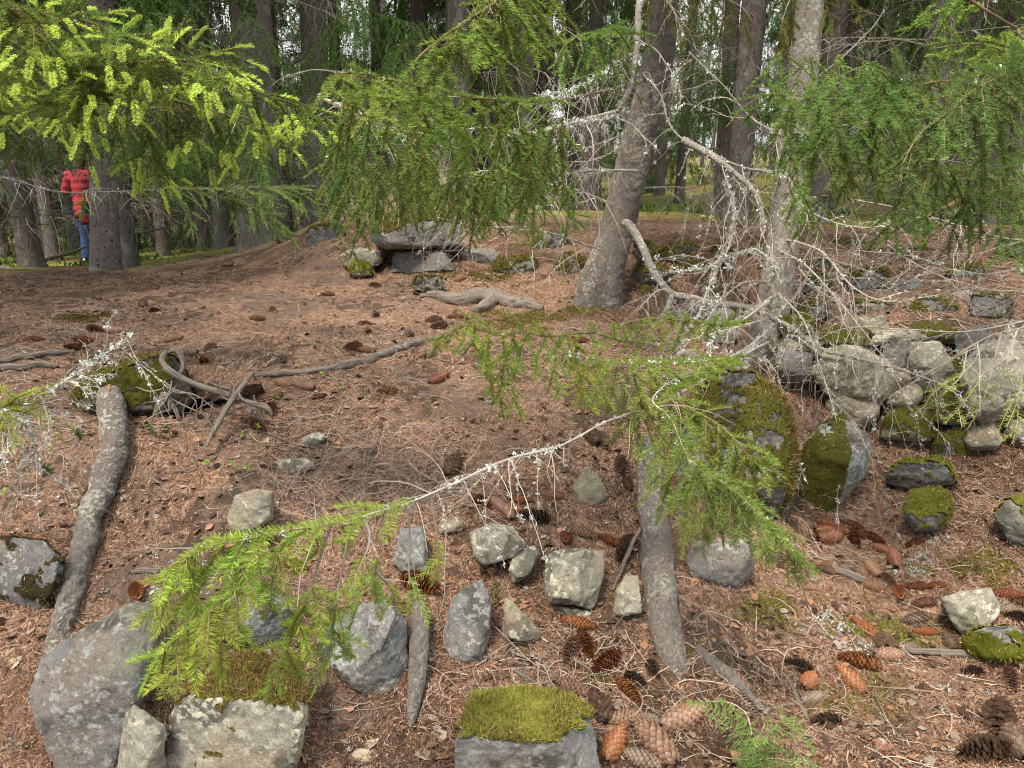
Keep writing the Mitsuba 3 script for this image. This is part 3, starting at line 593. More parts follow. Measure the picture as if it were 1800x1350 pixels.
def dead_branch(tree, stem, r0, r1, seed, n=10, L=0.25, droop=3.0, lichen=30, label=None, thick_bark=False, name='dead_branch', col=GREY, jit=0.9, t0=0.1, join=None, sub=1.0, lsize=1.0, sides=None):
    """A dead branch: its wood one mesh, each side twig (with its twiglets) a sub-part, its lichen one sub-part."""
    rng = np.random.default_rng(seed)
    path = px_path(stem)
    if join is not None: path = np.vstack([join, path])
    sp = resample(spline(path, 10), 0.012)
    sp = sp + min(0.006, r0) * np.stack([nz(sp, 14, 2, seed + q) for q in range(3)], 1)
    rad = np.linspace(r0, r1, len(sp)) * (1 + 0.22 * nz(sp, 40, 2, seed))
    v, f, uv = tube(sp, rad, sides or (14 if r0 > .012 else 6), disp=(lambda p: 0.12 * r0 * nz(p, 90, 2, 1)) if r0 > .012 else None)
    key = numbered(tree + '__' + name)
    if thick_bark: scene[key] = mikit.ply((v, f), 'm_smooth_bark', smooth=True, uv=uv)
    else: scene[key] = mikit.ply((v, f), 'm_vc', smooth=True, color=np.clip(np.asarray(col) * (0.6 + 1.0 * (nz(v, 70, 3, seed) + 0.45))[:, None], 0, 1))
    if label: labels[key] = {'label': label}
    la = Acc(); t = tangents(sp)
    for k in range(n):
        i = int((t0 + (1 - t0) * (k + rng.random()) / n) * (len(sp) - 1))
        l = unit(np.cross(t[i], [rng.normal(0, .3), rng.normal(0, .3), 1])) * (1 if k % 2 else -1)
        d = unit(t[i] * rng.uniform(.2, .7) + l * 0.7 + np.array([0, 0, rng.uniform(-0.7, 0.15)]))
        L2 = L * rng.uniform(0.35, 1.25)
        q = grow(sp[i], d, L2, droop, rng, jit, 0.014)
        a = Acc(); tone = np.asarray(GREY) * rng.uniform(0.6, 1.25)
        rr = min(rad[i] * .6, 0.0028)
        twig_wood(a, q, rr, 0.0006, tone, rng, 4)
        tq = tangents(q)
        for m_ in range(int(L2 * sub * rng.uniform(14, 26))):
            j = rng.integers(1, len(q) - 1)
            w = grow(q[j], unit(tq[j] + rng.normal(0, .75, 3) + [0, 0, -.2]), rng.uniform(.02, .35 * L2 + .03), droop, rng, jit * 1.2, 0.012)
            twig_wood(a, w, rr * .5, 0.0004, tone, rng, 3)
            if lichen and rng.random() < 0.14: lichen_tuft(la, w[rng.integers(0, len(w))], rng.uniform(.004, .009) * lsize, rng, 7)
        mm, cc = a.get(); part(key, 'twig', mm, 'm_vc', color=cc)
        if lichen:
            for _ in range(rng.integers(0, 7)):
                for z in range(2): lichen_tuft(la, q[rng.integers(0, len(q))] + rng.normal(0, .003, 3), rng.uniform(.004, .011) * lsize, rng)
    for _ in range(int(lichen * .32)):
        i = rng.integers(0, len(sp)); lichen_tuft(la, sp[i] + unit(rng.normal(size=3)) * rad[i], rng.uniform(.005, .013) * lsize, rng)
    if not la.empty():
        m, c = la.get(); part(key, 'lichen', m, 'm_vc', color=c, kind='stuff', label='pale grey lichen tufts')
    return key

def trunk_mesh(pts, sides=56, step=0.012, amp=0.006, top=9.0, seed=0, flare=0.0):
    """pts: (pixel x, pixel y, width in pixels, distance) from the foot upwards; carried on upwards to the height top and 0.25 m into the ground."""
    a = np.array(pts, float)
    c = P(a[:, 0], a[:, 1], a[:, 3])
    dep = (c - CAM) @ np.array([0, math.cos(PITCH), -math.sin(PITCH)])
    r = a[:, 2] / 2 * dep / FOC
    d = unit(c[-1] - c[-2]); d = unit(d * [0.35, 0.35, 1])
    h = max(0.5, top - c[-1, 2]) / d[2]
    q = np.vstack([np.c_[c[:1] - [[0, 0, 0.25]], r[:1] * (1.1 + flare)], np.c_[c, r], np.r_[c[-1] + d * h * .4, r[-1] * .72], np.r_[c[-1] + d * h, 0.02]])
    s = spline(q, 12)
    s = np.vstack([resample(s[s[:, 2] < 3.6], step), resample(s[s[:, 2] >= 3.6], 0.12)]) if step < 0.1 else resample(s, step)
    v, f, uv = tube(s[:, :3], s[:, 3], sides, disp=(lambda p: amp * (1.6 * nz(p, 34, 3, seed) + 2.2 * nz(p * [1, 1, .5], 7, 2, seed + 3))) if amp else None)
    return v, f, uv, s
# ------------------------------------------------------------------ templates shared by the trees behind
def template_bough(L, rng, dens, L0, w, col, tris=1, sp=0.05, droop=0.9, p0=(0, 0, 0), d0=(1, 0, 0.1), needles=None, wood=None):
    p = grow(p0, d0, L, droop, rng, 0.25, 0.05)
    p[:, 2] += 0.25 * L * np.linspace(0, 1, len(p)) ** 3
    v, f, _ = tube(p, np.linspace(0.012 * L, 0.002, len(p)), 4, cap=False); wood.add(v, f, (0.13, 0.10, 0.08))
    t = tangents(p); n = len(p); s, k = 0.12 * L, 0
    while s < L * 0.98:
        i = min(n - 2, int(s / L * (n - 1))); side = 1 if k % 2 else -1
        l = unit(np.cross(t[i], [0, 0, 1])) * side
        L2 = (0.52 * (L - s) + 0.07) * rng.uniform(0.6, 1.1)
        q = grow(p[i], unit(t[i] * .7 + l * .75 + [0, 0, -.15]), L2, 3.2, rng, 0.5, 0.04)
        clothe(needles, q, L0, dens, np.asarray(col) * rng.uniform(.7, 1.3), rng, w, tris=tris)
        tq = tangents(q)
        for m in range(int(L2 / 0.07)):
            j = rng.integers(1, len(q) - 1)
            w2 = grow(q[j], unit(tq[j] * .6 + rng.normal(0, .6, 3) + [0, 0, -.55]), rng.uniform(.06, .2), 4, rng, .4, .03)
            clothe(needles, w2, L0, dens, np.asarray(col) * rng.uniform(.7, 1.3), rng, w, tris=tris)
        s += sp * rng.uniform(.7, 1.3); k += 1

def crown_template(h, base_len, rng, dens, L0, w, whorl=0.5, per=5, col=OLD, sp=0.12):
    needles, wood = Acc(), Acc()
    z = 0.0
    while z < h:
        f = 1 - z / h
        for k in range(per):
            a = rng.uniform(0, 6.283)
            template_bough(base_len * (0.18 + 0.82 * f ** 0.8) * rng.uniform(.7, 1.15), rng, dens, L0, w, col, sp=sp, needles=needles, wood=wood, p0=(0.05 * math.cos(a), .05 * math.sin(a), z + rng.uniform(-.2, .2)), d0=(math.cos(a), math.sin(a), 0.05 + 0.5 * (1 - f)))
        z += whorl
    return needles, wood

def group(name, acc, bsdf):
    m, c = acc.get()
    return {name: mikit.ply(m, bsdf, color=c)}
rng0 = np.random.default_rng(7)
for k in range(3):
    ne, wo = crown_template(8.0, 1.95, rng0, 95, 0.044, 0.0085)
    scene[f'crown_pattern_{k}'] = {'type': 'shapegroup', **group('foliage', ne, 'm_needle')}
ne, wo = crown_template(6.5, 1.9, rng0, 52, 0.06, 0.019, whorl=0.8, per=4, sp=0.2, col=OLD)
scene['far_crown_pattern'] = {'type': 'shapegroup', **group('foliage', ne, 'm_needle')}
for k in range(3):
    ne, wo = Acc(), Acc()
    template_bough(1.45, np.random.default_rng(20 + k), 420, 0.018, 0.0017, OLD if k else SHADE, needles=ne, wood=wo, sp=0.055, droop=1.0)
    scene[f'bough_pattern_{k}'] = {'type': 'shapegroup', **group('foliage', ne, 'm_needle')}
def dead_skirt(rng, z0, z1, n, L, seg=0.09):
    a = Acc()
    for k in range(n):
        z = rng.uniform(z0, z1); ang = rng.uniform(0, 6.283)
        q = grow((0.06 * math.cos(ang), .06 * math.sin(ang), z), (math.cos(ang), math.sin(ang), rng.uniform(-.15, .3)), L * rng.uniform(.4, 1.2), rng.uniform(.3, 1.3), rng, .35, seg)
        tone = np.array([.19, .17, .15]) * rng.uniform(.4, 1.6)
        v, f, _ = tube(q, np.linspace(rng.uniform(.004, .010), .0015, len(q)), 3, cap=False); a.add(v, f, tone)
        t = tangents(q)
        for m in range(rng.integers(5, 13)):
            j = rng.integers(1, len(q) - 1)
            w = grow(q[j], unit(t[j] * .7 + rng.normal(0, .6, 3) + [0, 0, -.35]), rng.uniform(.12, .55), 2, rng, .6, seg)
            v, f, _ = tube(w, np.linspace(.0036, .0014, len(w)), 3, cap=False); a.add(v, f, tone * rng.uniform(.9, 1.5))
    return a
for k in range(3):
    m, c = dead_skirt(rng0, 0.5, 5.0, 60, 1.15).get()
    scene[f'skirt_pattern_{k}'] = {'type': 'shapegroup', 'twigs': mikit.ply(m, 'm_vc', color=c)}

def copy_of(pattern, key, loc, rotz, s=1.0, tilt=0.0):
    t = T().translate([float(q) for q in loc]).rotate([0, 0, 1], float(rotz))
    if tilt: t = t.rotate([0, 1, 0], float(tilt))
    if isinstance(s, (int, float)): s = (s, s, s)
    scene[key] = {'type': 'instance', 'to_world': t.scale([float(q) for q in s]), 'pattern': {'type': 'ref', 'id': pattern}}

# ------------------------------------------------------------------ trees one can tell apart
def big_tree(label, pts, crown_base, seed, crown_scale=1.0, flare=0.3, bsdf='m_bark', amp=0.006, skirt=None, step=0.016, sides=44, top=12.0, group_=None):
    key = thing('spruce_tree', label, 'tree', group_)
    v, f, uv, s = trunk_mesh(pts, seed=seed, flare=flare, amp=amp, step=step, sides=sides, top=top)
    part(key, 'trunk', (v, f), bsdf, smooth=True, uv=uv)
    r = np.random.default_rng(900 + seed)
    at = lambda z: s[np.argmin(np.abs(s[:, 2] - z)), :3]
    copy_of(f'crown_pattern_{seed % 3}', numbered(key + '__crown'), at(crown_base), r.uniform(0, 360), (crown_scale, crown_scale, max(.3, (top - crown_base) / 8.2)))
    if skirt is not None:
        p = at(1.5); copy_of(f'skirt_pattern_{(seed + 1) % 3}', numbered(key + '__dead_twigs'), (p[0], p[1], skirt), r.uniform(0, 360), (1, 1, 1))
        labels[key + '__dead_twigs'] = {'kind': 'stuff', 'label': 'thin dead lower twigs'}
    return key, at
center_tree, center_at = big_tree('thick leaning spruce with flaking pale bark and a dead limb, right of the middle',
    [(1050, 545, 88, 4.75), (1057, 500, 80, 4.75), (1068, 460, 70, 4.76), (1085, 400, 62, 4.8), (1102, 330, 58, 4.8), (1119, 260, 56, 4.8), (1134, 200, 54, 4.8), (1152, 130, 54, 4.8), (1165, 40, 50, 4.8), (1170, -80, 52, 4.8), (1172, -250, 48, 4.8)], 3.9, 1, crown_scale=1.15, flare=0.06, amp=0.012)
slender_tree, slender_at = big_tree('slender grey spruce leaning right, rising behind the great mossy boulder',
    [(1343, 650, 78, 3.72), (1348, 610, 66, 3.72), (1356, 555, 60, 3.74), (1368, 480, 55, 3.75), (1378, 400, 52, 3.76), (1390, 300, 52, 3.78), (1404, 200, 52, 3.8), (1415, 100, 50, 3.8), (1424, 0, 47, 3.8), (1436, -250, 43, 3.8)], 3.5, 2, flare=0.25, crown_scale=.95, bsdf='m_smooth_bark', amp=0.006, top=10)
person_tree, _ = big_tree('spruce with a pale trunk in front of the person in the red jacket', [(187, 492, 62, 7.0), (186, 470, 54, 7.0), (184, 400, 47, 7.0), (182, 300, 44, 7.0), (180, 150, 42, 7.0), (178, 0, 40, 7.0)], 3.8, 3, bsdf='m_far_bark', step=0.05, sides=24)
left_tree, _ = big_tree('thick dark spruce trunk left of the stone heap, nearer of two', [(462, 470, 96, 8.2), (458, 400, 80, 8.2), (452, 300, 76, 8.2), (446, 150, 72, 8.2), (438, 0, 70, 8.2)], 4.6, 4, bsdf='m_far_bark', step=0.05, sides=28, skirt=.3)
left_tree_2, _ = big_tree('grey spruce trunk just right of the thick dark one', [(560, 455, 58, 9.3), (557, 300, 52, 9.3), (553, 150, 48, 9.3), (549, 0, 46, 9.3)], 4.8, 5, bsdf='m_far_bark', step=0.05, sides=24, skirt=.3)
edge_tree = thing('spruce_tree', 'spruce just outside the left edge whose green boughs reach in from above', 'tree')
v, f, uv, _s = trunk_mesh([(-1250, 500, 90, 3.4), (-1255, 100, 80, 3.4), (-1260, -300, 70, 3.4)], step=0.06, sides=28, amp=0.006, top=12); part(edge_tree, 'trunk', (v, f), 'm_far_bark', smooth=True, uv=uv)
copy_of('crown_pattern_1', edge_tree + '__crown', (P(-1258, 0, 3.4)[0], 3.4, 3.9), 40, (1, 1, 1))
right_tree = thing('spruce_tree', 'spruce just outside the right edge whose dark limb reaches in', 'tree')
v, f, uv, _s = trunk_mesh([(2330, 560, 100, 3.6), (2335, 100, 90, 3.6), (2340, -300, 80, 3.6)], step=0.06, sides=28, amp=0.006, top=12); part(right_tree, 'trunk', (v, f), 'm_far_bark', smooth=True, uv=uv)
copy_of('crown_pattern_2', right_tree + '__crown', (P(2336, 0, 3.6)[0], 3.6, 4.3), 100, (1, 1, 1))
R_AT, L_AT = P(2335, 150, 3.6), P(-1256, 100, 3.4)

# trees of the wood behind: (pixel x at row 330, width in pixels, distance)
wood_group = 'dark spruce trunks of the wood behind the mound'
behind = [(383, 26, 12), (603, 18, 13), (812, 38, 9.5), (857, 24, 12.5), (922, 30, 10), (948, 24, 13), (1003, 24, 12), (1040, 23, 11), (1197, 15, 14), (1267, 24, 10.5), (1298, 38, 8.8), (1440, 32, 9.2), (1463, 22, 13), (1600, 26, 12), (1612, 42, 7.6), (1735, 38, 9.5), (1770, 28, 11),
          (30, 34, 10), (75, 22, 14), (118, 20, 16), (275, 20, 14), (675, 20, 15), (745, 28, 12), (1160, 16, 17), (-60, 40, 8.5), (1880, 44, 8.2), (210, 30, 8.6)]
named = {812: 'dark spruce trunk above the broad slab of the stone heap', 1298: 'brownish spruce trunk between the leaning and the slender one', 1440: 'dark trunk close behind the slender spruce', 1612: 'broad grey trunk behind the green boughs on the right', 383: 'thin dark trunk left of the thick dark trunk', 210: 'second trunk close behind the trunk beside the person', 1735: 'rightmost thick trunk of the wood, behind the dark limb'}
order = sorted(p for p, _, _ in behind if p not in named and -20 < p < 1820)
nth = 'first second third fourth fifth sixth seventh eighth ninth tenth eleventh twelfth thirteenth fourteenth fifteenth sixteenth seventeenth eighteenth nineteenth twentieth twenty-first twenty-second twenty-third twenty-fourth twenty-fifth twenty-sixth twenty-seventh twenty-eighth twenty-ninth thirtieth'.split()
for k, (px, w, Y) in enumerate(behind):
    r = np.random.default_rng(300 + k)
    base = P(px, 330, Y); g = float(G(base[0], Y))
    dep = Y / math.cos(PITCH) * 0.96
    rad = w / 2 * Y * 1.03 / FOC
    key = thing('spruce_tree', named.get(px) or (f'{"slim" if w < 25 else "stout"} dark trunk of the wood behind, {nth[order.index(px)]} of its kind from the left' if px in order else 'spruce of the wood just outside the side of the view'), 'tree', None if px in named else wood_group)
    lean = r.normal(0, .012, 2); H = r.uniform(10, 14)
    zs = np.r_[-.3, 0.0, .25, .8, 2, 4, 7, H]
    rr = rad * np.r_[1.5, 1.35, 1.12, 1.03, 1.0, .88, .6, .05]
    q = np.c_[base[0] + lean[0] * (zs - 1.5), Y + lean[1] * zs, g + zs, rr]
    s = resample(spline(q, 8), 0.22)
    v, f, uv = tube(s[:, :3], s[:, 3], 12, disp=lambda p: 0.006 * nz(p, 20, 2, k))
    part(key, 'trunk', (v, f), 'm_far_bark', smooth=True, uv=uv)
    cb = r.uniform(3.0, 4.4) + .1 * (Y - 8)
    copy_of(f'crown_pattern_{k % 3}', key + '__crown', (base[0], Y, g + cb), r.uniform(0, 360), (r.uniform(.8, 1.1),) * 2 + ((H - cb) / 8.0,))
    copy_of(f'skirt_pattern_{(k + 1) % 3}', key + '__dead_twigs', (base[0], Y, g + r.uniform(-.3, .2)), r.uniform(0, 360), (r.uniform(.8, 1.15),) * 2 + (r.uniform(.85, 1.1),))
    labels[key + '__dead_twigs'] = {'kind': 'stuff'}
    for b in range(4 if Y < 14 else 2):
        copy_of(f'bough_pattern_{(k + b) % 3}', numbered(key + '__low_bough'), (base[0], Y, g + r.uniform(1.3, 3.4)), r.uniform(0, 360), r.uniform(.75, 1.15), r.uniform(4, 20))
# their neighbours outside the frame, which shade the mound
for k, (x, y, r_, cb) in enumerate([(-4.6, 1.6, .16, 2.6), (-5.2, 4.2, .17, 2.4), (-5.6, 6.6, .16, 2.8), (5.2, 2.2, .16, 3.6), (5.6, 5.0, .17, 3.4), (-7.0, 9.0, .15, 3.0), (-3.4, -4.2, .16, 3.2), (3.6, -4.6, .17, 3.4), (-6.2, -1.6, .16, 2.8), (6.4, -1.4, .16, 3.0), (0.4, -7.5, .18, 3.2), (-2.6, -8.6, .16, 2.4), (3.6, -9.0, .16, 2.6)]):
    r = np.random.default_rng(700 + k); g = float(G(x, y)); key = thing('spruce_tree', 'spruce of the wood that closes round the view on the sides and behind', 'tree', 'spruces closing round the view')
    zs = np.array([-.3, 0, .3, 1, 4, 12]); s = resample(spline(np.c_[zs * 0 + x, zs * 0 + y, g + zs, r_ * np.array([1.5, 1.3, 1.1, 1, .8, .05])], 8), .15)
    v, f, uv = tube(s[:, :3], s[:, 3], 16); part(key, 'trunk', (v, f), 'm_far_bark', smooth=True, uv=uv)
    copy_of(f'crown_pattern_{k % 3}', key + '__crown', (x, y, g + cb), r.uniform(0, 360), (1.25, 1.25, 1.1))
# living low boughs in the middle distance: (tree, pixel, distance, heading in degrees, size)
low = [(left_tree_2, 690, -20, 7.0, 200, 1.0), (left_tree_2, 760, 30, 7.4, 250, 1.0), (left_tree_2, 650, 60, 6.8, 160, .9), (left_tree_2, 720, 100, 7.6, 230, .9), (left_tree, 330, 40, 6.0, 180, 1.0), (left_tree, 250, 90, 6.4, 210, 1.1), (left_tree, 420, 20, 6.2, 300, .8), (left_tree, 360, -60, 6.0, 250, 1.1), (left_tree, 560, -40, 6.5, 330, .8),
       (person_tree, 120, 60, 5.6, 180, 1.0), (person_tree, 60, 120, 5.4, 200, 1.1), (person_tree, 200, 180, 5.4, 320, .8), (person_tree, 20, 220, 5.2, 190, 1.0), (person_tree, 300, 200, 5.6, 340, .9), (person_tree, 330, 130, 5.8, 10, 1.0), (person_tree, 180, 60, 5.6, 260, 1.0)]
for k, (tree, px, py, Y, a, s) in enumerate(low):
    copy_of(f'bough_pattern_{k % 3}', numbered(tree + '__low_bough'), P(px, py, Y), a, s, 12)
# the wood farther back: one mass
rf = np.random.default_rng(77)
v, f, _ = tube(np.array([[0, 0, -.4], [0, 0, 3], [0, 0, 9]]), np.array([.12, .10, .03]), 7)
scene['far_trunk_pattern'] = {'type': 'shapegroup', 'stem': mikit.ply((v, f), 'm_far_bark', smooth=True)}
labels['far_forest'] = {'label': 'dim mass of spruces filling the distance behind the nearer trunks', 'kind': 'stuff'}
n = 0
for k in range(580):
    Y = rf.uniform(11.5, 46); x = rf.uniform(-1.15, 1.15) * Y * 1.05
    if rf.random() > 0.55 + Y / 80: continue
    if 0.3 < x < 7 and 11 < Y < 19 and rf.random() < .9: continue
    n += 1; g = float(G(x, Y)); h = rf.uniform(.7, 1.3)
    if rf.random() < .45: copy_of('far_trunk_pattern', f'far_forest__trunk_{n:03d}', (x, Y, g), rf.uniform(0, 360), (h, h, 1.1))
    low_crown = rf.random() < 0.62 and Y > (15 if x < -.12 * Y else 25)
    copy_of('far_crown_pattern', f'far_forest__crown_{n:03d}', (x, Y, g + (rf.uniform(-.2, 1.4) if low_crown else rf.uniform(3, 5))), rf.uniform(0, 360), (rf.uniform(.8, 1.3),) * 2 + (rf.uniform(.8, 1.3),))
    if k % 2:
        copy_of(f'skirt_pattern_{k % 3}', f'far_forest__twigs_{n:03d}', (x, Y, g), rf.uniform(0, 360), 1.1)
# ------------------------------------------------------------------ the boughs that hang into the view
def seg(*p): return [tuple(q) for q in p]
J_S = lambda y: np.array(slender_at(y))
# low bough that crosses the lower left and droops with bright green sprays
A_stem = [(1345, 620, 3.6), (1270, 650, 3.1), (1170, 705, 2.65), (1110, 727, 2.45), (1060, 745, 2.35), (980, 785, 2.15), (900, 805, 2.0), (800, 850, 1.84), (722, 883, 1.74), (660, 902, 1.67), (582, 923, 1.6), (514, 931, 1.54), (433, 947, 1.48), (377, 956, 1.46), (327, 976, 1.44), (293, 1004, 1.43), (274, 1042, 1.43)]
bough(slender_tree, A_stem, 0.0085, 0.0016, [
    seg((551, 927), (514, 945), (489, 967), (455, 998), (414, 1036), (374, 1067), (321, 1110), (280, 1154), (246, 1221)),
    seg((400, 951), (364, 1000), (320, 1060), (290, 1110)), seg((433, 947), (370, 1010), (340, 1050), (302, 1090)), seg((333, 973), (299, 1042), (272, 1118)), seg((473, 939), (410, 990), (372, 1030)), seg((300, 998), (278, 1060)),
    seg((349, 1076), (347, 1129), (344, 1217)), seg((308, 1122), (313, 1175), (310, 1222)), seg((389, 1054), (385, 1104), (389, 1160), (391, 1203)), seg((392, 1060), (414, 1095), (433, 1126)), seg((439, 1025), (470, 1057), (489, 1082)), seg((484, 970), (498, 1017), (507, 1067)), seg((368, 1072), (366, 1110), (362, 1150)),
    (seg((582, 923), (567, 967), (551, 1020), (535, 1067), (526, 1098), (501, 1147), (476, 1203), (469, 1239)), .35), seg((526, 1098), (539, 1138), (545, 1164)), seg((504, 1144), (517, 1172), (528, 1196)), seg((548, 1030), (560, 1073), (567, 1106)),
    (seg((616, 912), (607, 973), (595, 1036), (585, 1098), (579, 1154), (563, 1191), (550, 1219)), .4), seg((588, 1110), (604, 1129), (612, 1162)), (seg((640, 906), (650, 950), (630, 1000), (612, 1050)), .5),
    (seg((675, 897), (669, 958), (660, 1014), (668, 1090)), .45), seg((660, 1011), (632, 1054), (614, 1110)), (seg((662, 1005), (690, 1040), (700, 1080)), .3),
    (seg((716, 885), (722, 958), (719, 1014), (738, 1054), (751, 1098)), .6), (seg((756, 870), (769, 942), (769, 989), (762, 1029)), .5), (seg((545, 930), (560, 960), (545, 985)), .1), (seg((600, 920), (612, 950), (606, 975)), .2), seg((350, 965), (300, 1030), (286, 1090)), seg((455, 945), (430, 1000), (400, 1060)), seg((330, 1108), (332, 1150), (322, 1195)), seg((370, 1070), (372, 1120), (368, 1175)), seg((415, 1035), (420, 1080), (412, 1130)), seg((290, 1145), (285, 1175), (280, 1205)), seg((500, 955), (480, 1010), (476, 1060)), seg((535, 1066), (515, 1100), (508, 1140)), seg((420, 990), (440, 1030), (462, 1060)), seg((590, 1070), (570, 1120), (560, 1150))],
    col=FRESH, seed=11, side_sp=0.06, near=0.7, dY=0.07, label='low bough drooping over the stones at the lower left with fresh green sprays', stem_live=(.86, 1.0), lichen=160, dead=24, L0=.0192, side_max=.095, dens=1000, name='bough')
# hanging dead shoots of the same bough
rngA = np.random.default_rng(5)
dead_branch(slender_tree, [(985, 783, 1.64), (900, 806, 1.45), (800, 851, 1.30), (722, 884, 1.22)], .002, .0015, 31, n=17, L=.20, droop=9, lichen=60, sub=.7, label='dead lichened twigs hanging below the low bough', name='dead_branch', lsize=.9)
# middle boughs over the bank
bough(slender_tree, [(1352, 530, 3.5), (1290, 570, 3.2), (1240, 567, 2.95), (1195, 563, 2.85), (1147, 560, 2.8), (1098, 567, 2.75)], .007, .0015, [
    seg((1230, 566), (1222, 585), (1218, 612)), seg((1205, 563), (1195, 590), (1180, 622)), seg((1185, 562), (1172, 590), (1160, 618)), seg((1160, 561), (1145, 585), (1140, 600)), seg((1130, 562), (1120, 580), (1108, 592)), seg((1250, 568), (1243, 580), (1240, 600)), seg((1110, 566), (1095, 575), (1082, 580))], col=MID, seed=12, near=0.85, label='short green spray left of the slender trunk', stem_live=(.45, 1), L0=.016)
bough(slender_tree, [(1350, 560, 3.5), (1200, 600, 3.1), (1100, 600, 2.85), (1040, 585, 2.75), (967, 592, 2.7), (913, 583, 2.65), (873, 590, 2.62), (840, 573, 2.6), (800, 577, 2.58), (760, 613, 2.56)], .006, .0014, [
    seg((835, 575), (835, 610), (860, 650), (867, 712)), seg((860, 585), (848, 620), (845, 660)), seg((883, 590), (890, 640), (905, 700), (918, 742)), seg((905, 585), (885, 650), (880, 700), (886, 738)), seg((930, 586), (915, 620), (905, 660)), seg((800, 577), (790, 600), (775, 612)), seg((960, 592), (945, 630), (940, 668)),
    seg((967, 592), (1000, 630), (1040, 680), (1067, 719)), seg((997, 588), (1003, 630), (1000, 660)), seg((985, 590), (975, 640), (983, 705)), seg((1010, 600), (1020, 660), (1030, 700)), seg((1040, 590), (1050, 640), (1060, 670)), seg((820, 574), (815, 600), (800, 625)), seg((780, 588), (770, 600), (760, 622))], col=FRESH, seed=13, tris=1, near=0.82, label='thin bough with sparse green sprays hanging in front of the mossy litter', stem_live=(.62, 1), lichen=60, L0=.0165)
# the big spray to the lower right
C_stem = [(1352, 590, 3.5), (1280, 640, 3.0), (1200, 660, 2.6), (1147, 700, 2.35), (1171, 727, 2.25), (1188, 754, 2.18), (1208, 803, 2.1), (1235, 825, 2.05), (1264, 844, 2.02), (1293, 864, 2.0), (1310, 878, 1.98), (1327, 896, 1.96), (1352, 915, 1.94), (1376, 942, 1.92), (1401, 974, 1.91), (1432, 1028, 1.9)]
bough(slender_tree, C_stem, .006, .0014, [
    seg((1259, 842), (1244, 910), (1238, 981)), seg((1227, 820), (1215, 866), (1208, 920), (1196, 981)), seg((1286, 862), (1283, 908), (1281, 956)), seg((1270, 850), (1266, 900), (1271, 959)), seg((1210, 805), (1188, 827), (1169, 871), (1154, 922)), seg((1325, 896), (1330, 932), (1347, 968)), seg((1352, 916), (1367, 959), (1366, 986)), seg((1376, 945), (1388, 965), (1397, 981)), seg((1384, 965), (1384, 1000), (1386, 1030)), seg((1300, 870), (1305, 910), (1310, 950)), seg((1400, 975), (1405, 1000), (1412, 1020)),
    seg((1240, 830), (1228, 880), (1222, 940)), seg((1218, 812), (1200, 850), (1186, 900)), seg((1200, 790), (1180, 800), (1150, 830)), seg((1340, 905), (1350, 940), (1352, 990)), seg((1250, 838), (1255, 890), (1250, 950)), seg((1195, 770), (1175, 830), (1165, 880)), seg((1320, 890), (1315, 930), (1322, 980)), seg((1362, 928), (1350, 960), (1358, 1000)), seg((1180, 740), (1160, 790), (1140, 850)), seg((1230, 822), (1205, 880), (1195, 940)), seg((1395, 968), (1398, 1000), (1402, 1030)), seg((1275, 850), (1290, 900), (1292, 960))], col=(.085, .15, .036), seed=14, side_sp=0.055, near=0.76, dY=.06, label='green bough drooping in front of the great mossy boulder', stem_live=(.78, 1), lichen=120, L0=.0188, side_max=.105, dead=14, dens=1000)
bough(slender_tree, [(1352, 600, 3.5), (1260, 650, 2.9), (1180, 690, 2.45), (1203, 717, 2.35), (1240, 732, 2.28), (1269, 751, 2.24), (1293, 773, 2.2), (1318, 806, 2.18)], .006, .0014, [
    seg((1215, 722), (1225, 760), (1240, 800)), seg((1240, 732), (1240, 770), (1235, 812)), seg((1262, 748), (1262, 790), (1256, 830)), seg((1280, 762), (1295, 790), (1290, 815)), seg((1303, 781), (1340, 795), (1374, 820)), seg((1312, 795), (1330, 822), (1356, 854)), seg((1318, 806), (1326, 840), (1320, 888)), seg((1310, 800), (1300, 830), (1298, 860)), seg((1225, 726), (1205, 760), (1200, 800)), seg((1290, 770), (1280, 810), (1276, 850)), seg((1318, 806), (1345, 830), (1352, 870))], col=(.11, .19, .04), seed=15, side_sp=0.055, near=0.76, dY=.06, label='upper fork of the green boughs over the great mossy boulder', stem_live=(.4, 1), L0=.0165, dens=1000)
bough(slender_tree, [(1352, 580, 3.5), (1300, 620, 3.2), (1240, 635, 2.9), (1160, 640, 2.6), (1100, 640, 2.45), (1040, 632, 2.38), (1000, 622, 2.35), (990, 640, 2.33)], .006, .0014, [
    seg((1110, 648), (1122, 687), (1137, 748), (1160, 812)), seg((1103, 655), (1093, 723), (1080, 778)), seg((1122, 700), (1112, 760), (1106, 806)), seg((1046, 650), (1048, 690), (1050, 726)), seg((1025, 640), (1020, 680), (1018, 716)), seg((1000, 632), (1010, 660), (1030, 700), (1046, 726)), seg((1140, 650), (1150, 700), (1165, 760)), seg((1150, 645), (1168, 690), (1190, 735)), seg((1170, 645), (1195, 690), (1220, 725)), seg((1130, 645), (1130, 690), (1145, 720)), seg((1085, 645), (1075, 690), (1066, 726)), seg((1065, 640), (1062, 680), (1080, 720)), seg((1060, 640), (1030, 655), (1005, 690)), seg((1137, 700), (1120, 770), (1140, 830)), seg((1150, 660), (1160, 740), (1168, 800))], col=(.125, .21, .042), seed=16, side_sp=0.05, near=0.76, dY=.08, label='fan of light green sprays above the end of the thick root', stem_live=(.5, 1), lichen=150, L0=.0168, dens=1000)
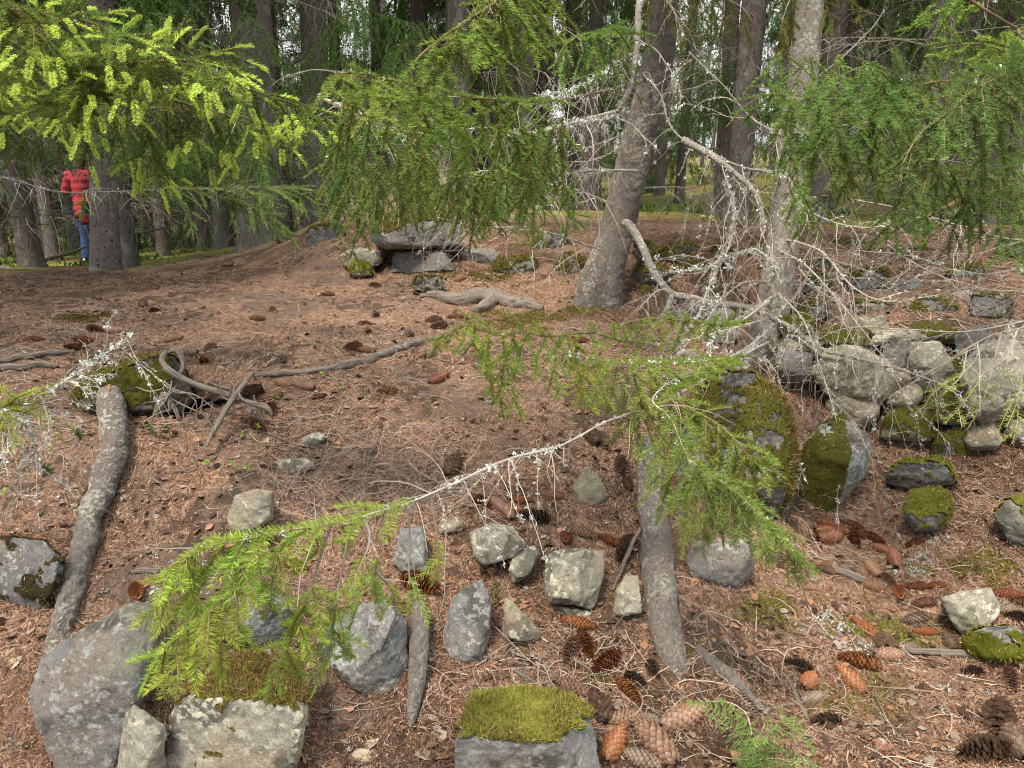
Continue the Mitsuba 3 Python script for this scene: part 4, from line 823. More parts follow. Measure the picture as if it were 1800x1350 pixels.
# boughs over the middle of the picture
D1 = [(1165, -130, 4.7), (1040, -80, 3.2), (940, -40, 2.2), (889, -11, 1.9), (860, 13, 1.85), (816, 40, 1.8), (778, 67, 1.78), (744, 93, 1.76), (720, 124, 1.75), (733, 144, 1.75)]
bough(center_tree, D1, .010, .0015, [
    seg((858, 18), (827, 58), (782, 104), (760, 133), (748, 162)), seg((809, 46), (811, 100), (814, 138)), seg((880, 0), (862, 67), (856, 93), (827, 155)), seg((804, 50), (782, 124), (773, 155)), seg((889, -5), (889, 73), (880, 120), (884, 162)), seg((831, 35), (838, 80), (836, 124)), seg((905, -20), (927, 67), (916, 126)), seg((760, 82), (752, 110), (745, 138)), seg((790, 60), (790, 90), (770, 120)), seg((840, 30), (850, 70), (848, 120)), seg((870, 8), (900, 60), (905, 110)), seg((930, -38), (950, 40), (960, 110)), seg((960, -45), (985, 20), (990, 80)), seg((915, -25), (935, 60), (945, 120)), seg((735, 105), (725, 120), (712, 135))], col=(.095, .17, .034), seed=17, tris=1, near=0.82, dY=.10, label='arching bough with a curtain of green sprays at the top middle', stem_live=(.35, 1), L0=.0155, dens=1000)
D2 = [(1140, 140, 4.7), (1040, 165, 3.2), (960, 178, 2.5), (878, 175, 2.15), (822, 171, 2.08), (782, 162, 2.04), (753, 156, 2.02), (716, 147, 2.0), (684, 140, 1.98), (649, 138, 1.97), (616, 129, 1.96), (593, 131, 1.95), (574, 158, 1.94)]
hD = [seg((600, 131), (598, 173)), seg((640, 138), (640, 164), (629, 178)), seg((684, 141), (687, 189), (674, 260)), seg((749, 157), (738, 200), (724, 256), (709, 304)), seg((764, 160), (773, 222), (783, 270)), seg((818, 171), (807, 213), (804, 253)), seg((804, 200), (812, 251), (824, 305)), seg((616, 130), (620, 160), (612, 190)), seg((662, 139), (660, 180), (668, 215)), seg((700, 144), (715, 190), (718, 235)), seg((735, 152), (745, 200), (760, 250)), seg((785, 163), (780, 210), (768, 250)), seg((845, 173), (850, 230), (842, 275)), seg((870, 174), (880, 230), (872, 280)), seg((900, 176), (912, 220), (930, 262)), seg((590, 135), (580, 150), (572, 172))]
bough(center_tree, D2, .011, .0016, hD, col=(.085, .155, .034), seed=18, tris=1, near=0.8, dY=.22, label='dark bare bough whose left end carries drooping green sprays', stem_live=(.78, 1), L0=.0155, stem_col=(.16, .13, .11), lichen=120, dead=40, dens=950)
rD = np.random.default_rng(181)
hx = []
for k in range(112):
    x = rD.uniform(575, 1010); y = rD.uniform(190, 330) - 40 * (x < 640); Y = rD.uniform(2.05, 2.9)
    l = rD.uniform(60, 140) * 2.2 / Y
    hx.append((x, y, Y, l))
D3 = [(1085, 195, 4.6), (1010, 215, 3.4), (930, 235, 2.75), (850, 225, 2.5), (760, 235, 2.4), (690, 225, 2.35), (630, 205, 2.3), (560, 172, 2.3)]
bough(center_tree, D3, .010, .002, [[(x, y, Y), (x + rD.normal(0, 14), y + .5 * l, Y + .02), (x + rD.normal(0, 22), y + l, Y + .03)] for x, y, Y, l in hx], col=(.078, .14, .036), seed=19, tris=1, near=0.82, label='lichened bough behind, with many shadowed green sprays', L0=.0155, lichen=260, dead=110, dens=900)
D4 = [(1120, 300, 4.6), (1040, 300, 3.8), (960, 310, 3.3), (860, 300, 3.0), (760, 320, 2.9), (680, 330, 2.85), (620, 340, 2.85)]
rD = np.random.default_rng(182)
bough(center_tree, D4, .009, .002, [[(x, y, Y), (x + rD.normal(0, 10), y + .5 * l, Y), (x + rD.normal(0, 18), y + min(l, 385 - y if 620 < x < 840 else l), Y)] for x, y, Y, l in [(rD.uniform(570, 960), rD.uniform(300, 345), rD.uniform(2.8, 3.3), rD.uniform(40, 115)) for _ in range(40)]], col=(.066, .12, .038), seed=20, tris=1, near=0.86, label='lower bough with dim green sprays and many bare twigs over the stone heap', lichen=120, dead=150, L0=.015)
bough(center_tree, [(1140, 150, 4.7), (1090, 60, 3.8), (1060, 60, 3.4), (1020, 62, 3.2), (985, 90, 3.1), (970, 130, 3.1)], .008, .0015, [seg((1010, 70), (1000, 110), (975, 130)), seg((1040, 62), (1048, 100), (1060, 140)), seg((1060, 60), (1075, 110), (1090, 165)), seg((1025, 62), (1030, 120), (1015, 170)), seg((1085, 70), (1105, 130), (1130, 190)), seg((995, 80), (985, 120), (990, 160)), seg((1050, 62), (1060, 110), (1040, 150)), seg((1090, 60), (1120, 60), (1150, 90))], col=(.09, .19, .045), seed=21, tris=1, near=0.86, label='fresh green sprays left of the dead limb at the top', stem_live=(.4, 1), L0=.016)
bough(center_tree, [(1168, -60, 4.75), (1180, -40, 4.3), (1230, -20, 4.0), (1300, 10, 3.9), (1330, 50, 3.9)], .008, .0018, [seg((1180, -30), (1180, 20), (1186, 70)), seg((1200, -28), (1205, 40), (1200, 90)), seg((1220, -20), (1225, 30), (1235, 80)), seg((1250, -12), (1255, 30), (1262, 75)), seg((1280, 0), (1285, 40), (1290, 80)), seg((1310, 20), (1310, 50), (1322, 80)), seg((1150, -30), (1140, 20), (1125, 60))], col=OLIVE, seed=22, tris=1, label='olive green sprays at the top edge between the two trunks', L0=.017)
bough(slender_tree, [(1424, -30, 3.8), (1400, -20, 3.5), (1380, 20, 3.4), (1372, 60, 3.4)], .005, .0015, [seg((1378, 30), (1375, 70), (1378, 104)), seg((1390, 0), (1392, 40), (1395, 80)), seg((1430, -25), (1455, 20), (1462, 68)), seg((1440, -25), (1500, 5), (1512, 45))], col=OLIVE, seed=23, tris=1, label='small hanging sprays beside the top of the slender trunk', L0=.017, join=J_S(3.2))
# boughs of the tree at the right edge
bough(right_tree, [(1900, 90, 2.9), (1800, 113, 2.45), (1740, 127, 2.35), (1693, 140, 2.3), (1643, 143, 2.28), (1600, 150, 2.28), (1560, 130, 2.28), (1520, 117, 2.3), (1493, 127, 2.3), (1460, 140, 2.3)], .011, .0016, [
    seg((1520, 118), (1500, 150), (1475, 185)), seg((1550, 125), (1560, 170), (1590, 190)), seg((1500, 125), (1505, 160), (1520, 195)), seg((1575, 140), (1580, 180), (1600, 200)), seg((1480, 132), (1450, 165), (1420, 215)), seg((1610, 148), (1600, 180), (1575, 210)), seg((1640, 143), (1620, 180), (1630, 220)), seg((1590, 145), (1560, 190), (1545, 225)), seg((1535, 120), (1520, 165), (1490, 205)), seg((1570, 135), (1545, 160), (1530, 190))], col=(.062, .13, .036), seed=24, tris=1, near=0.8, dY=.15, label='dark reddish bough with dense green sprays at the upper right', stem_live=(.5, 1), stem_col=(.14, .085, .06), join=R_AT, L0=.016, lichen=40)
bough(right_tree, [(1900, 100, 2.7), (1800, 117, 2.3), (1747, 140, 2.2), (1700, 167, 2.15), (1673, 193, 2.12), (1623, 230, 2.1), (1597, 267, 2.08), (1583, 302, 2.08)], .007, .0015, [
    seg((1747, 140), (1748, 180), (1740, 225)), seg((1700, 167), (1712, 220), (1718, 275)), seg((1660, 205), (1660, 250), (1660, 285)), seg((1623, 230), (1632, 280), (1622, 320)), seg((1690, 175), (1690, 230), (1680, 270)), seg((1725, 152), (1732, 210), (1738, 262)), seg((1640, 218), (1620, 255), (1600, 300)), seg((1770, 130), (1775, 190), (1790, 240)), seg((1790, 122), (1795, 180), (1800, 260)), seg((1727, 230), (1728, 280), (1730, 335)), seg((1760, 200), (1760, 250), (1765, 290)), seg((1673, 193), (1640, 205), (1600, 215)), seg((1597, 267), (1580, 290), (1560, 300)), seg((1610, 245), (1595, 300), (1598, 330))], col=(.055, .12, .038), seed=25, tris=1, near=0.8, dY=.12, label='pale thin stem with hanging green sprays at the right', stem_live=(.3, 1), join=R_AT, L0=.016, dens=950)
bough(right_tree, [(1900, 60, 3.1), (1800, 130, 2.9), (1700, 160, 2.75), (1600, 180, 2.65), (1520, 180, 2.6), (1453, 173, 2.55), (1400, 167, 2.52), (1347, 167, 2.5), (1310, 187, 2.5), (1278, 222, 2.5)], .008, .0014, [
    seg((1440, 172), (1413, 200), (1380, 214)), seg((1400, 167), (1365, 195), (1335, 210)), seg((1360, 166), (1330, 190), (1305, 218)), seg((1453, 175), (1440, 250), (1413, 300), (1417, 333), (1410, 392)), seg((1440, 230), (1430, 270), (1424, 310)), seg((1475, 176), (1470, 230), (1460, 290)), seg((1500, 180), (1490, 240), (1487, 310)), seg((1537, 182), (1533, 260), (1521, 325)), seg((1563, 182), (1566, 240), (1560, 303)), seg((1515, 180), (1508, 235), (1500, 280)), seg((1430, 240), (1405, 270), (1395, 300)), seg((1460, 200), (1445, 240), (1425, 275)), seg((1545, 182), (1548, 230), (1552, 290)), seg((1590, 182), (1592, 240), (1590, 300)), seg((1395, 166), (1385, 200), (1360, 225))], col=(.058, .12, .034), seed=26, tris=1, near=0.8, dY=.12, label='long bough crossing the slender trunk with hanging strands', stem_live=(.55, 1), join=R_AT, L0=.016, dens=950)
bough(right_tree, [(1950, 190, 3.0), (1800, 280, 2.6), (1720, 300, 2.45), (1650, 300, 2.4), (1600, 333, 2.38), (1577, 377, 2.36), (1533, 449, 2.35)], .006, .0014, [
    seg((1600, 333), (1580, 360), (1545, 390)), seg((1590, 350), (1605, 380), (1607, 412)), seg((1617, 325), (1630, 400), (1623, 440)), seg((1577, 377), (1575, 410), (1575, 450)), seg((1700, 300), (1700, 350), (1673, 413), (1667, 452)), seg((1705, 320), (1704, 390), (1703, 452)), seg((1745, 300), (1744, 345), (1740, 385)), seg((1670, 300), (1690, 350), (1695, 400)), seg((1780, 290), (1785, 340), (1780, 400)), seg((1560, 400), (1540, 420), (1528, 440)), seg((1650, 300), (1645, 340), (1640, 380)), seg((1790, 300), (1800, 400), (1790, 480)), seg((1760, 300), (1758, 400), (1760, 470)), seg((1730, 300), (1725, 380), (1722, 430))], col=(.058, .12, .036), seed=27, tris=1, near=0.8, dY=.15, label='lowest bough on the right with long drooping strands', stem_live=(.7, 1), join=R_AT, L0=.016)
bough(right_tree, [(1900, 20, 2.6), (1810, 65, 2.3), (1787, 50, 2.25), (1753, 30, 2.2), (1720, 10, 2.15), (1680, -20, 2.1)], .010, .003, [seg((1700, -5), (1660, 20), (1627, 33), (1583, 62)), seg((1690, -15), (1667, 20), (1655, 40)), seg((1720, 10), (1700, 20), (1690, 40)), seg((1680, -20), (1640, 10), (1610, 40))], col=(.085, .17, .034), seed=28, tris=1, near=0.85, label='dark stem with a green tip at the top right corner', stem_col=(.12, .10, .09), join=R_AT, L0=.016)
bough(right_tree, [(1900, 40, 3.3), (1800, 90, 3.0), (1740, 80, 2.95), (1690, 78, 2.9), (1640, 85, 2.9)], .005, .0014, [seg((1780, 85), (1760, 105), (1735, 115)), seg((1750, 80), (1720, 100), (1700, 108)), seg((1710, 78), (1680, 95), (1655, 105)), seg((1690, 78), (1660, 75), (1630, 80)), seg((1800, 90), (1790, 70), (1770, 65)), seg((1670, 80), (1650, 98), (1630, 100)), seg((1770, 82), (1740, 70), (1720, 66))], col=(.15, .26, .05), seed=29, tris=1, near=0.85, label='light green flat spray at the right edge', stem_live=(.3, 1), join=R_AT, L0=.017)
key = bough(right_tree, [(1950, 160, 3.2), (1850, 210, 2.7), (1810, 250, 2.55), (1780, 287, 2.5), (1740, 320, 2.45), (1707, 343, 2.42), (1670, 362, 2.4), (1620, 385, 2.45)], .021, .008, [], seed=30, label='thick dark dead limb slanting in from the right edge', stem_col=(.085, .07, .06), join=R_AT, lichen=30, dead=40)
bough(right_tree, [(1950, 560, 2.9), (1850, 560, 2.4), (1800, 575, 2.3), (1740, 590, 2.25), (1690, 620, 2.2), (1650, 640, 2.2)], .005, .0014, [(seg((1790, 577), (1770, 640), (1790, 720), (1780, 780)), .3), (seg((1740, 590), (1700, 650), (1640, 690), (1620, 735)), .4), (seg((1780, 580), (1700, 700), (1660, 745)), .5), (seg((1700, 615), (1690, 660), (1660, 690)), .3), (seg((1800, 640), (1790, 700), (1770, 750)), .4), (seg((1760, 585), (1730, 700), (1700, 755)), .5)], col=(.16, .21, .05), seed=32, near=0.85, label='thin yellowish twigs with sparse needles at the right edge', join=R_AT, L0=.017, dens=450, dead=60)
rR = np.random.default_rng(271)
bough(right_tree, [(1950, 120, 3.3), (1800, 170, 3.0), (1650, 190, 2.9), (1500, 200, 2.8), (1380, 215, 2.8)], .008, .0016, [[(x, y, Y), (x + rR.normal(0, 12), y + .5 * l, Y), (x + rR.normal(0, 22), y + l, Y)] for x, y, Y, l in [(rR.uniform(1350, 1810), rR.uniform(90, 330), rR.uniform(2.2, 3.0), rR.uniform(45, 115)) for _ in range(96)]], col=(.065, .125, .034), seed=271, near=.9, tris=1, label='inner bough on the right filled with hanging green shoots', stem_live=(.4, 1), join=R_AT, L0=.016, dead=40)
# boughs of the tree at the left edge, with young tips
bough(edge_tree, [(-140, -60, 2.7), (-20, 5, 2.4), (67, 20, 2.3), (133, 33, 2.25), (187, 50, 2.2), (228, 64, 2.18)], .009, .0018, [
    seg((20, 12), (15, 60), (0, 120)), seg((50, 17), (60, 60), (55, 100)), seg((75, 21), (60, 30), (20, 45)), seg((100, 26), (110, 40), (128, 60)), seg((130, 33), (150, 10), (160, -5)), seg((110, 28), (120, 8), (130, -10)), seg((150, 38), (170, 30), (165, 20)), seg((-20, 5), (-10, 60), (5, 150)), seg((-20, 5), (10, 0), (40, -10)), seg((187, 50), (200, 60), (212, 85)), seg((30, 14), (80, 60), (100, 100)), seg((-30, 10), (20, 90), (40, 140)), seg((0, 10), (30, 40), (65, 62)), seg((60, 18), (90, 10), (105, 5))], col=(.055, .105, .022), seed=41, near=0.8, dY=.14, tips=1, label='topmost left bough with yellow-green new tips', join=L_AT, stem_live=(.4, 1), side_max=.11)
bough(edge_tree, [(-150, 120, 2.8), (-33, 150, 2.45), (67, 135, 2.35), (167, 118, 2.3), (267, 108, 2.25), (333, 105, 2.22), (400, 87, 2.2), (428, 84, 2.2)], .009, .0016, [
    seg((300, 107), (330, 125), (345, 135)), seg((330, 105), (360, 120), (395, 150)), seg((360, 98), (395, 110), (420, 140)), seg((267, 108), (250, 120), (255, 140)), seg((240, 111), (215, 120), (190, 135)), seg((200, 114), (180, 120), (185, 140)), seg((167, 118), (140, 125), (120, 135)), seg((285, 108), (310, 140), (330, 165)), seg((220, 112), (230, 150), (235, 175)), seg((180, 117), (160, 150), (130, 160)), seg((130, 124), (115, 120), (112, 105)), seg((200, 114), (215, 100), (220, 88)), seg((267, 107), (290, 95), (305, 78)), seg((345, 102), (370, 125), (375, 160)), seg((250, 110), (270, 135), (285, 160)), seg((385, 92), (405, 110), (410, 135)), seg((110, 127), (150, 150), (180, 180)), seg((150, 120), (165, 110), (180, 96))], col=(.055, .105, .022), seed=42, near=0.8, dY=.12, tips=1, label='long left bough whose upper side is bright with yellow-green new shoots', join=L_AT, stem_live=(.45, 1), side_max=.11)
bough(edge_tree, [(-150, 160, 2.9), (0, 190, 2.6), (150, 165, 2.45), (260, 140, 2.4), (333, 115, 2.35), (417, 147, 2.35), (467, 167, 2.35), (533, 187, 2.35), (563, 193, 2.35)], .009, .0015, [
    seg((300, 128), (220, 160), (140, 180), (78, 208)), seg((230, 150), (190, 170), (165, 185)), seg((210, 155), (185, 150), (165, 178)), seg((417, 147), (430, 170), (440, 190)), seg((467, 167), (490, 180), (500, 200)), seg((533, 187), (535, 205), (528, 222)), seg((500, 178), (520, 195), (522, 225)), seg((370, 125), (350, 150), (350, 175)), seg((150, 165), (140, 190), (135, 225)), seg((110, 173), (100, 195), (103, 220)), seg((440, 155), (455, 200), (460, 235)), seg((480, 170), (500, 195), (512, 215)), seg((550, 190), (556, 205), (552, 215)), seg((180, 160), (160, 190), (155, 225))], col=(.05, .095, .021), seed=43, tris=1, near=0.8, dY=.12, tips=.75, label='left bough with scattered yellow-green tips reaching to the right', join=L_AT, stem_live=(.5, 1), side_max=.11)
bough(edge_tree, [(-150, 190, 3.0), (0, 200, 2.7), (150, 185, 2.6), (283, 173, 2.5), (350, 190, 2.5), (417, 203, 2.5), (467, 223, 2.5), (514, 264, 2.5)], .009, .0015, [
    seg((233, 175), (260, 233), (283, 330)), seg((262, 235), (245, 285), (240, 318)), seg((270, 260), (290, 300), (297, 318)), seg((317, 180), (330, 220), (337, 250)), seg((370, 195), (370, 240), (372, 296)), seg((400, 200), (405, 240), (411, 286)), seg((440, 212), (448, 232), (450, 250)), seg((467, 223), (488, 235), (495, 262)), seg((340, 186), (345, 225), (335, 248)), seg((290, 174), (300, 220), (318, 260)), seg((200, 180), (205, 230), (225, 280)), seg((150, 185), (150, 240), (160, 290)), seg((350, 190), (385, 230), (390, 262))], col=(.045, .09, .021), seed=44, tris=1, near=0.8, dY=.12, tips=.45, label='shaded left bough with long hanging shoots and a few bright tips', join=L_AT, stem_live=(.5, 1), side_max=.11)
rL = np.random.default_rng(45)
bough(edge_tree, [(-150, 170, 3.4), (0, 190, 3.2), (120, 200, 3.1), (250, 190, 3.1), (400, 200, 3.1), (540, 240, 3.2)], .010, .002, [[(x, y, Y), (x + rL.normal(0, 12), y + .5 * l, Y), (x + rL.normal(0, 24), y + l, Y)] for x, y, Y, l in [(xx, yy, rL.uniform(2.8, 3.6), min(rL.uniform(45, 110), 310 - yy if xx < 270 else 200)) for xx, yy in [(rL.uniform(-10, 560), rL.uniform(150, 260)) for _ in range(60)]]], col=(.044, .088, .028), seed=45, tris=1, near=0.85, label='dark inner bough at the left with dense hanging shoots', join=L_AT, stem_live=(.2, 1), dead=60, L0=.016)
rL = np.random.default_rng(46)
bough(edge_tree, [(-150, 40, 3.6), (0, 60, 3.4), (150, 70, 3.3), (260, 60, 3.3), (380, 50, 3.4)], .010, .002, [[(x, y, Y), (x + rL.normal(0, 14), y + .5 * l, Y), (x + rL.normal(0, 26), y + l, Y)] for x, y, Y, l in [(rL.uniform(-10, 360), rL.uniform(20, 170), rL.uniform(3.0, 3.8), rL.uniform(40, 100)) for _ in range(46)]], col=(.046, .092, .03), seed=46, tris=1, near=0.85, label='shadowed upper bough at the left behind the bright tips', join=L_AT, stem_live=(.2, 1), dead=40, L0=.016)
rL = np.random.default_rng(47)
bough(edge_tree, [(-150, 300, 4.3), (0, 312, 4.2), (100, 337, 4.1), (200, 337, 4.1), (300, 333, 4.1), (383, 333, 4.1), (467, 330, 4.1), (550, 337, 4.1), (586, 362, 4.1)], .012, .002, [
    seg((333, 333), (433, 360), (500, 400), (528, 440)), seg((467, 330), (500, 345), (540, 380)), seg((500, 332), (545, 350), (575, 385)), seg((380, 345), (440, 385), (470, 430)), seg((300, 335), (330, 380), (340, 420)), seg((430, 335), (470, 370), (500, 420)), seg((540, 336), (560, 350), (565, 395)), seg((400, 350), (450, 372), (480, 400)), seg((150, 337), (146, 365), (143, 388)), seg((240, 335), (250, 330), (275, 318)), seg((420, 333), (410, 365), (420, 400)), seg((460, 332), (455, 370), (440, 400))], col=(.085, .155, .055), seed=47, tris=1, near=0.9, dY=.2, label='lichened bare limb in front of the person with feathery sprays at its right end', join=L_AT, stem_live=(.82, 1), lichen=160, dead=120, L0=.017, stem_col=(.13, .12, .11), side_max=.14)
# spray at the left edge over the roots
bough(edge_tree, [(-150, 740, 2.2), (-40, 725, 1.95), (10, 715, 1.9), (43, 699, 1.88), (95, 690, 1.88)], .005, .0015, [seg((10, 715), (30, 700), (45, 692)), seg((20, 712), (40, 725), (66, 716)), seg((-10, 718), (-5, 690), (10, 680)), seg((43, 699), (60, 690), (75, 694)), (seg((20, 712), (66, 716), (98, 748), (113, 787)), .3), seg((-10, 720), (5, 755), (15, 800)), seg((-30, 720), (-10, 760), (0, 790)), seg((0, 716), (20, 740), (24, 790))], col=(.19, .24, .045), seed=48, near=0.8, label='low yellowish sprig with lichened twigs at the left edge', L0=.012, stem_live=(.5, 1), lichen=40, join=np.array([-2.6, 3.0, 1.0]))
dead_branch(edge_tree, [(-40, 730, 1.6), (30, 720, 1.55), (81, 690, 1.53), (139, 655, 1.55), (173, 632, 1.57), (231, 589, 1.6)], .0024, .0008, 49, n=34, L=.15, droop=2.5, lichen=180, label='grey lichen-covered twig reaching over the root at the left', sub=1.2, lsize=1.1)
dead_branch(edge_tree, [(-40, 735, 1.6), (40, 745, 1.55), (60, 780, 1.53), (70, 830, 1.52)], .0024, .0008, 50, n=32, L=.15, droop=4, lichen=160, sub=1.2, lsize=1.1, label='bare hanging twigs grey with lichen below the sprig at the left edge')
# ------------------------------------------------------------------ dead branches
dead_branch(center_tree, [(1166, -60, 4.7), (1140, -20, 3.8), (1125, 0, 3.6), (1121, 60, 3.5), (1117, 105, 3.45), (1106, 160, 3.4), (1085, 197, 3.4)], .022, .011, 61, n=8, L=.5, droop=3, lichen=220, thick_bark=True, label='thick pale dead limb hanging down at the top middle', lsize=1.6)
dead_branch(center_tree, [(1100, 195, 3.45), (1085, 203, 3.4), (1040, 215, 3.3), (1000, 220, 3.2), (960, 232, 3.1), (922, 250, 3.05)], .010, .006, 62, n=12, L=.32, droop=4, lichen=700, label='dead limb thickly covered with pale lichen left of the leaning trunk', lsize=2.0, sub=1.1)
dead_branch(center_tree, [(1110, 95, 3.45), (1085, 110, 3.4), (1055, 135, 3.3), (1000, 160, 3.2), (950, 170, 3.1)], .006, .003, 63, n=12, L=.3, droop=5, lichen=500, label='thin lichened branch with shaggy twigs above it', lsize=2.0)
dead_branch(center_tree, [(560, 172, 2.3), (600, 187, 2.3), (640, 208, 2.32), (670, 222, 2.34), (715, 241, 2.36)], .005, .003, 64, n=10, L=.25, droop=4, lichen=160, label='lichen-spotted dead stick left of the green curtain')
dead_branch(center_tree, [(1098, 392, 4.45), (1108, 398, 4.3), (1127, 430, 4.2), (1150, 480, 4.1), (1165, 500, 4.05), (1182, 517, 4.0), (1215, 523, 3.9), (1250, 533, 3.8), (1300, 538, 3.7), (1335, 548, 3.58), (1390, 575, 3.4), (1440, 612, 3.3), (1500, 628, 3.2), (1600, 655, 3.1), (1690, 690, 3.0)], .025, .004, 65, n=26, L=.36, droop=2.5, lichen=420, thick_bark=True, label='forked dead limb running down to the right from the leaning trunk', lsize=1.7, t0=.2)
dead_branch(center_tree, [(1182, 517, 4.0), (1176, 535, 3.95), (1168, 560, 3.9)], .016, .012, 66, n=3, L=.2, lichen=20, thick_bark=True, label='short stub forking down from the dead limb')
dead_branch(center_tree, [(1180, 515, 4.0), (1160, 510, 3.95), (1140, 525, 3.9), (1120, 548, 3.85)], .006, .002, 67, n=7, L=.25, lichen=100, label='thin lichened fork left of the dead limb')
dead_branch(slender_tree, [(1390, 300, 3.78), (1330, 300, 3.6), (1280, 285, 3.45), (1240, 262, 3.4), (1200, 245, 3.4), (1175, 215, 3.4), (1160, 165, 3.4), (1130, 130, 3.4)], .008, .003, 68, n=14, L=.4, droop=3, lichen=120, label='dead branch arching up and left from the slender trunk', lsize=1.5)
dead_branch(slender_tree, [(1200, 245, 3.3), (1235, 265, 3.25), (1275, 292, 3.2), (1320, 330, 3.15), (1335, 355, 3.12), (1343, 395, 3.1)], .015, .008, 69, n=10, L=.4, droop=4, lichen=140, thick_bark=True, label='curved thick dead branch between the two trunks', lsize=1.4)
dead_branch(slender_tree, [(1278, 300, 3.2), (1282, 340, 3.2), (1290, 385, 3.2), (1283, 430, 3.2), (1262, 470, 3.2), (1240, 520, 3.15), (1225, 560, 3.1)], .008, .003, 70, n=14, L=.34, droop=4, lichen=320, label='dead branch hanging down into the pit with lichen tufts', lsize=1.8)
dead_branch(slender_tree, [(1370, 480, 3.72), (1330, 440, 3.5), (1290, 450, 3.3), (1240, 470, 3.2), (1180, 478, 3.1)], .006, .002, 71, n=14, L=.34, droop=4, lichen=260, label='lichened dead branch reaching left over the pit', lsize=1.6)
dead_branch(slender_tree, [(1360, 520, 3.7), (1300, 560, 3.4), (1260, 580, 3.2), (1245, 640, 3.0), (1235, 720, 2.85)], .008, .002, 72, n=12, L=.3, droop=6, lichen=360, label='shaggy lichened branch hanging over the mossy boulder', lsize=1.9)
dead_branch(slender_tree, [(1352, 590, 3.6), (1310, 640, 3.0), (1330, 700, 2.8), (1345, 750, 2.7), (1390, 790, 2.6), (1420, 850, 2.55)], .006, .0015, 73, n=12, L=.26, droop=6, lichen=420, label='pale lichened branch hanging before the leaning slab', lsize=1.7)
dead_branch(slender_tree, [(1352, 575, 3.6), (1300, 640, 3.1), (1290, 700, 2.85), (1300, 760, 2.75)], .005, .0015, 74, n=10, L=.22, droop=6, lichen=260, label='second lichened branch hanging over the mossy boulder', lsize=1.7)
dead_branch(slender_tree, [(1400, 250, 3.78), (1330, 215, 3.5), (1270, 150, 3.4), (1210, 90, 3.4)], .006, .002, 75, n=12, L=.45, droop=2, lichen=60, label='thin dead branch rising left of the slender trunk')
dead_branch(slender_tree, [(1375, 420, 3.72), (1440, 440, 3.5), (1500, 505, 3.3), (1560, 530, 3.2), (1640, 520, 3.1), (1720, 515, 3.05)], .006, .002, 76, n=18, L=.45, droop=2.5, lichen=180, label='pale dead branch reaching right above the stone wall', lsize=1.4)
dead_branch(right_tree, [(1950, 540, 3.2), (1800, 565, 2.95), (1700, 583, 2.9), (1600, 580, 2.85), (1500, 575, 2.85), (1430, 598, 2.9)], .007, .002, 77, n=20, L=.42, droop=2.5, lichen=120, label='long pale dead branch crossing before the stone wall', join=R_AT, t0=.4)
dead_branch(right_tree, [(1950, 380, 3.6), (1800, 420, 3.4), (1700, 400, 3.35), (1600, 370, 3.3), (1500, 350, 3.3), (1450, 330, 3.3)], .006, .002, 78, n=20, L=.5, droop=1.5, lichen=60, label='dead branch behind the hanging green strands on the right', join=R_AT, t0=.35)
dead_branch(right_tree, [(1950, 470, 3.5), (1790, 510, 3.3), (1700, 500, 3.25), (1620, 470, 3.2), (1560, 430, 3.2)], .006, .002, 79, n=20, L=.5, droop=2, lichen=120, label='grey dead branch low behind the strands on the right', join=R_AT, t0=.35)
dead_branch(slender_tree, [(1395, 280, 3.8), (1450, 230, 3.9), (1540, 210, 4.0), (1640, 180, 4.1)], .006, .002, 80, n=16, L=.55, droop=1.5, lichen=40, label='dead branch rising right of the slender trunk')
dead_branch(slender_tree, [(1410, 150, 3.8), (1470, 110, 3.9), (1540, 40, 4.0), (1560, 0, 4.0)], .006, .002, 81, n=12, L=.5, droop=2, lichen=40, label='short dead branch at the upper right of the slender trunk')
dead_branch(slender_tree, [(1366, 490, 3.75), (1420, 500, 3.9), (1480, 540, 4.0), (1540, 600, 4.0)], .005, .002, 82, n=14, L=.4, droop=2, lichen=100, label='dead branch falling over the stones behind the slender trunk')
dead_branch(center_tree, [(1060, 440, 4.6), (1000, 420, 4.3), (930, 400, 4.1), (850, 400, 4.0), (760, 380, 3.9)], .006, .002, 83, n=20, L=.45, droop=2, lichen=60, label='pale bare twigs spread in front of the stone heap')
dead_branch(center_tree, [(1080, 360, 4.6), (1000, 330, 4.2), (900, 320, 3.9), (800, 330, 3.8)], .006, .002, 84, n=20, L=.5, droop=3, lichen=100, label='dead branch with hanging twigs above the stone heap')
dead_branch(center_tree, [(1130, 330, 4.8), (1200, 330, 5.0), (1260, 350, 5.2)], .006, .002, 85, n=10, L=.5, droop=1, lichen=20, label='thin dead branch behind the leaning trunk')
dead_branch(center_tree, [(1140, 220, 4.8), (1060, 250, 5.2), (980, 280, 5.6)], .006, .002, 86, n=10, L=.6, droop=1, lichen=20, label='thin dead branch reaching back left from the leaning trunk')

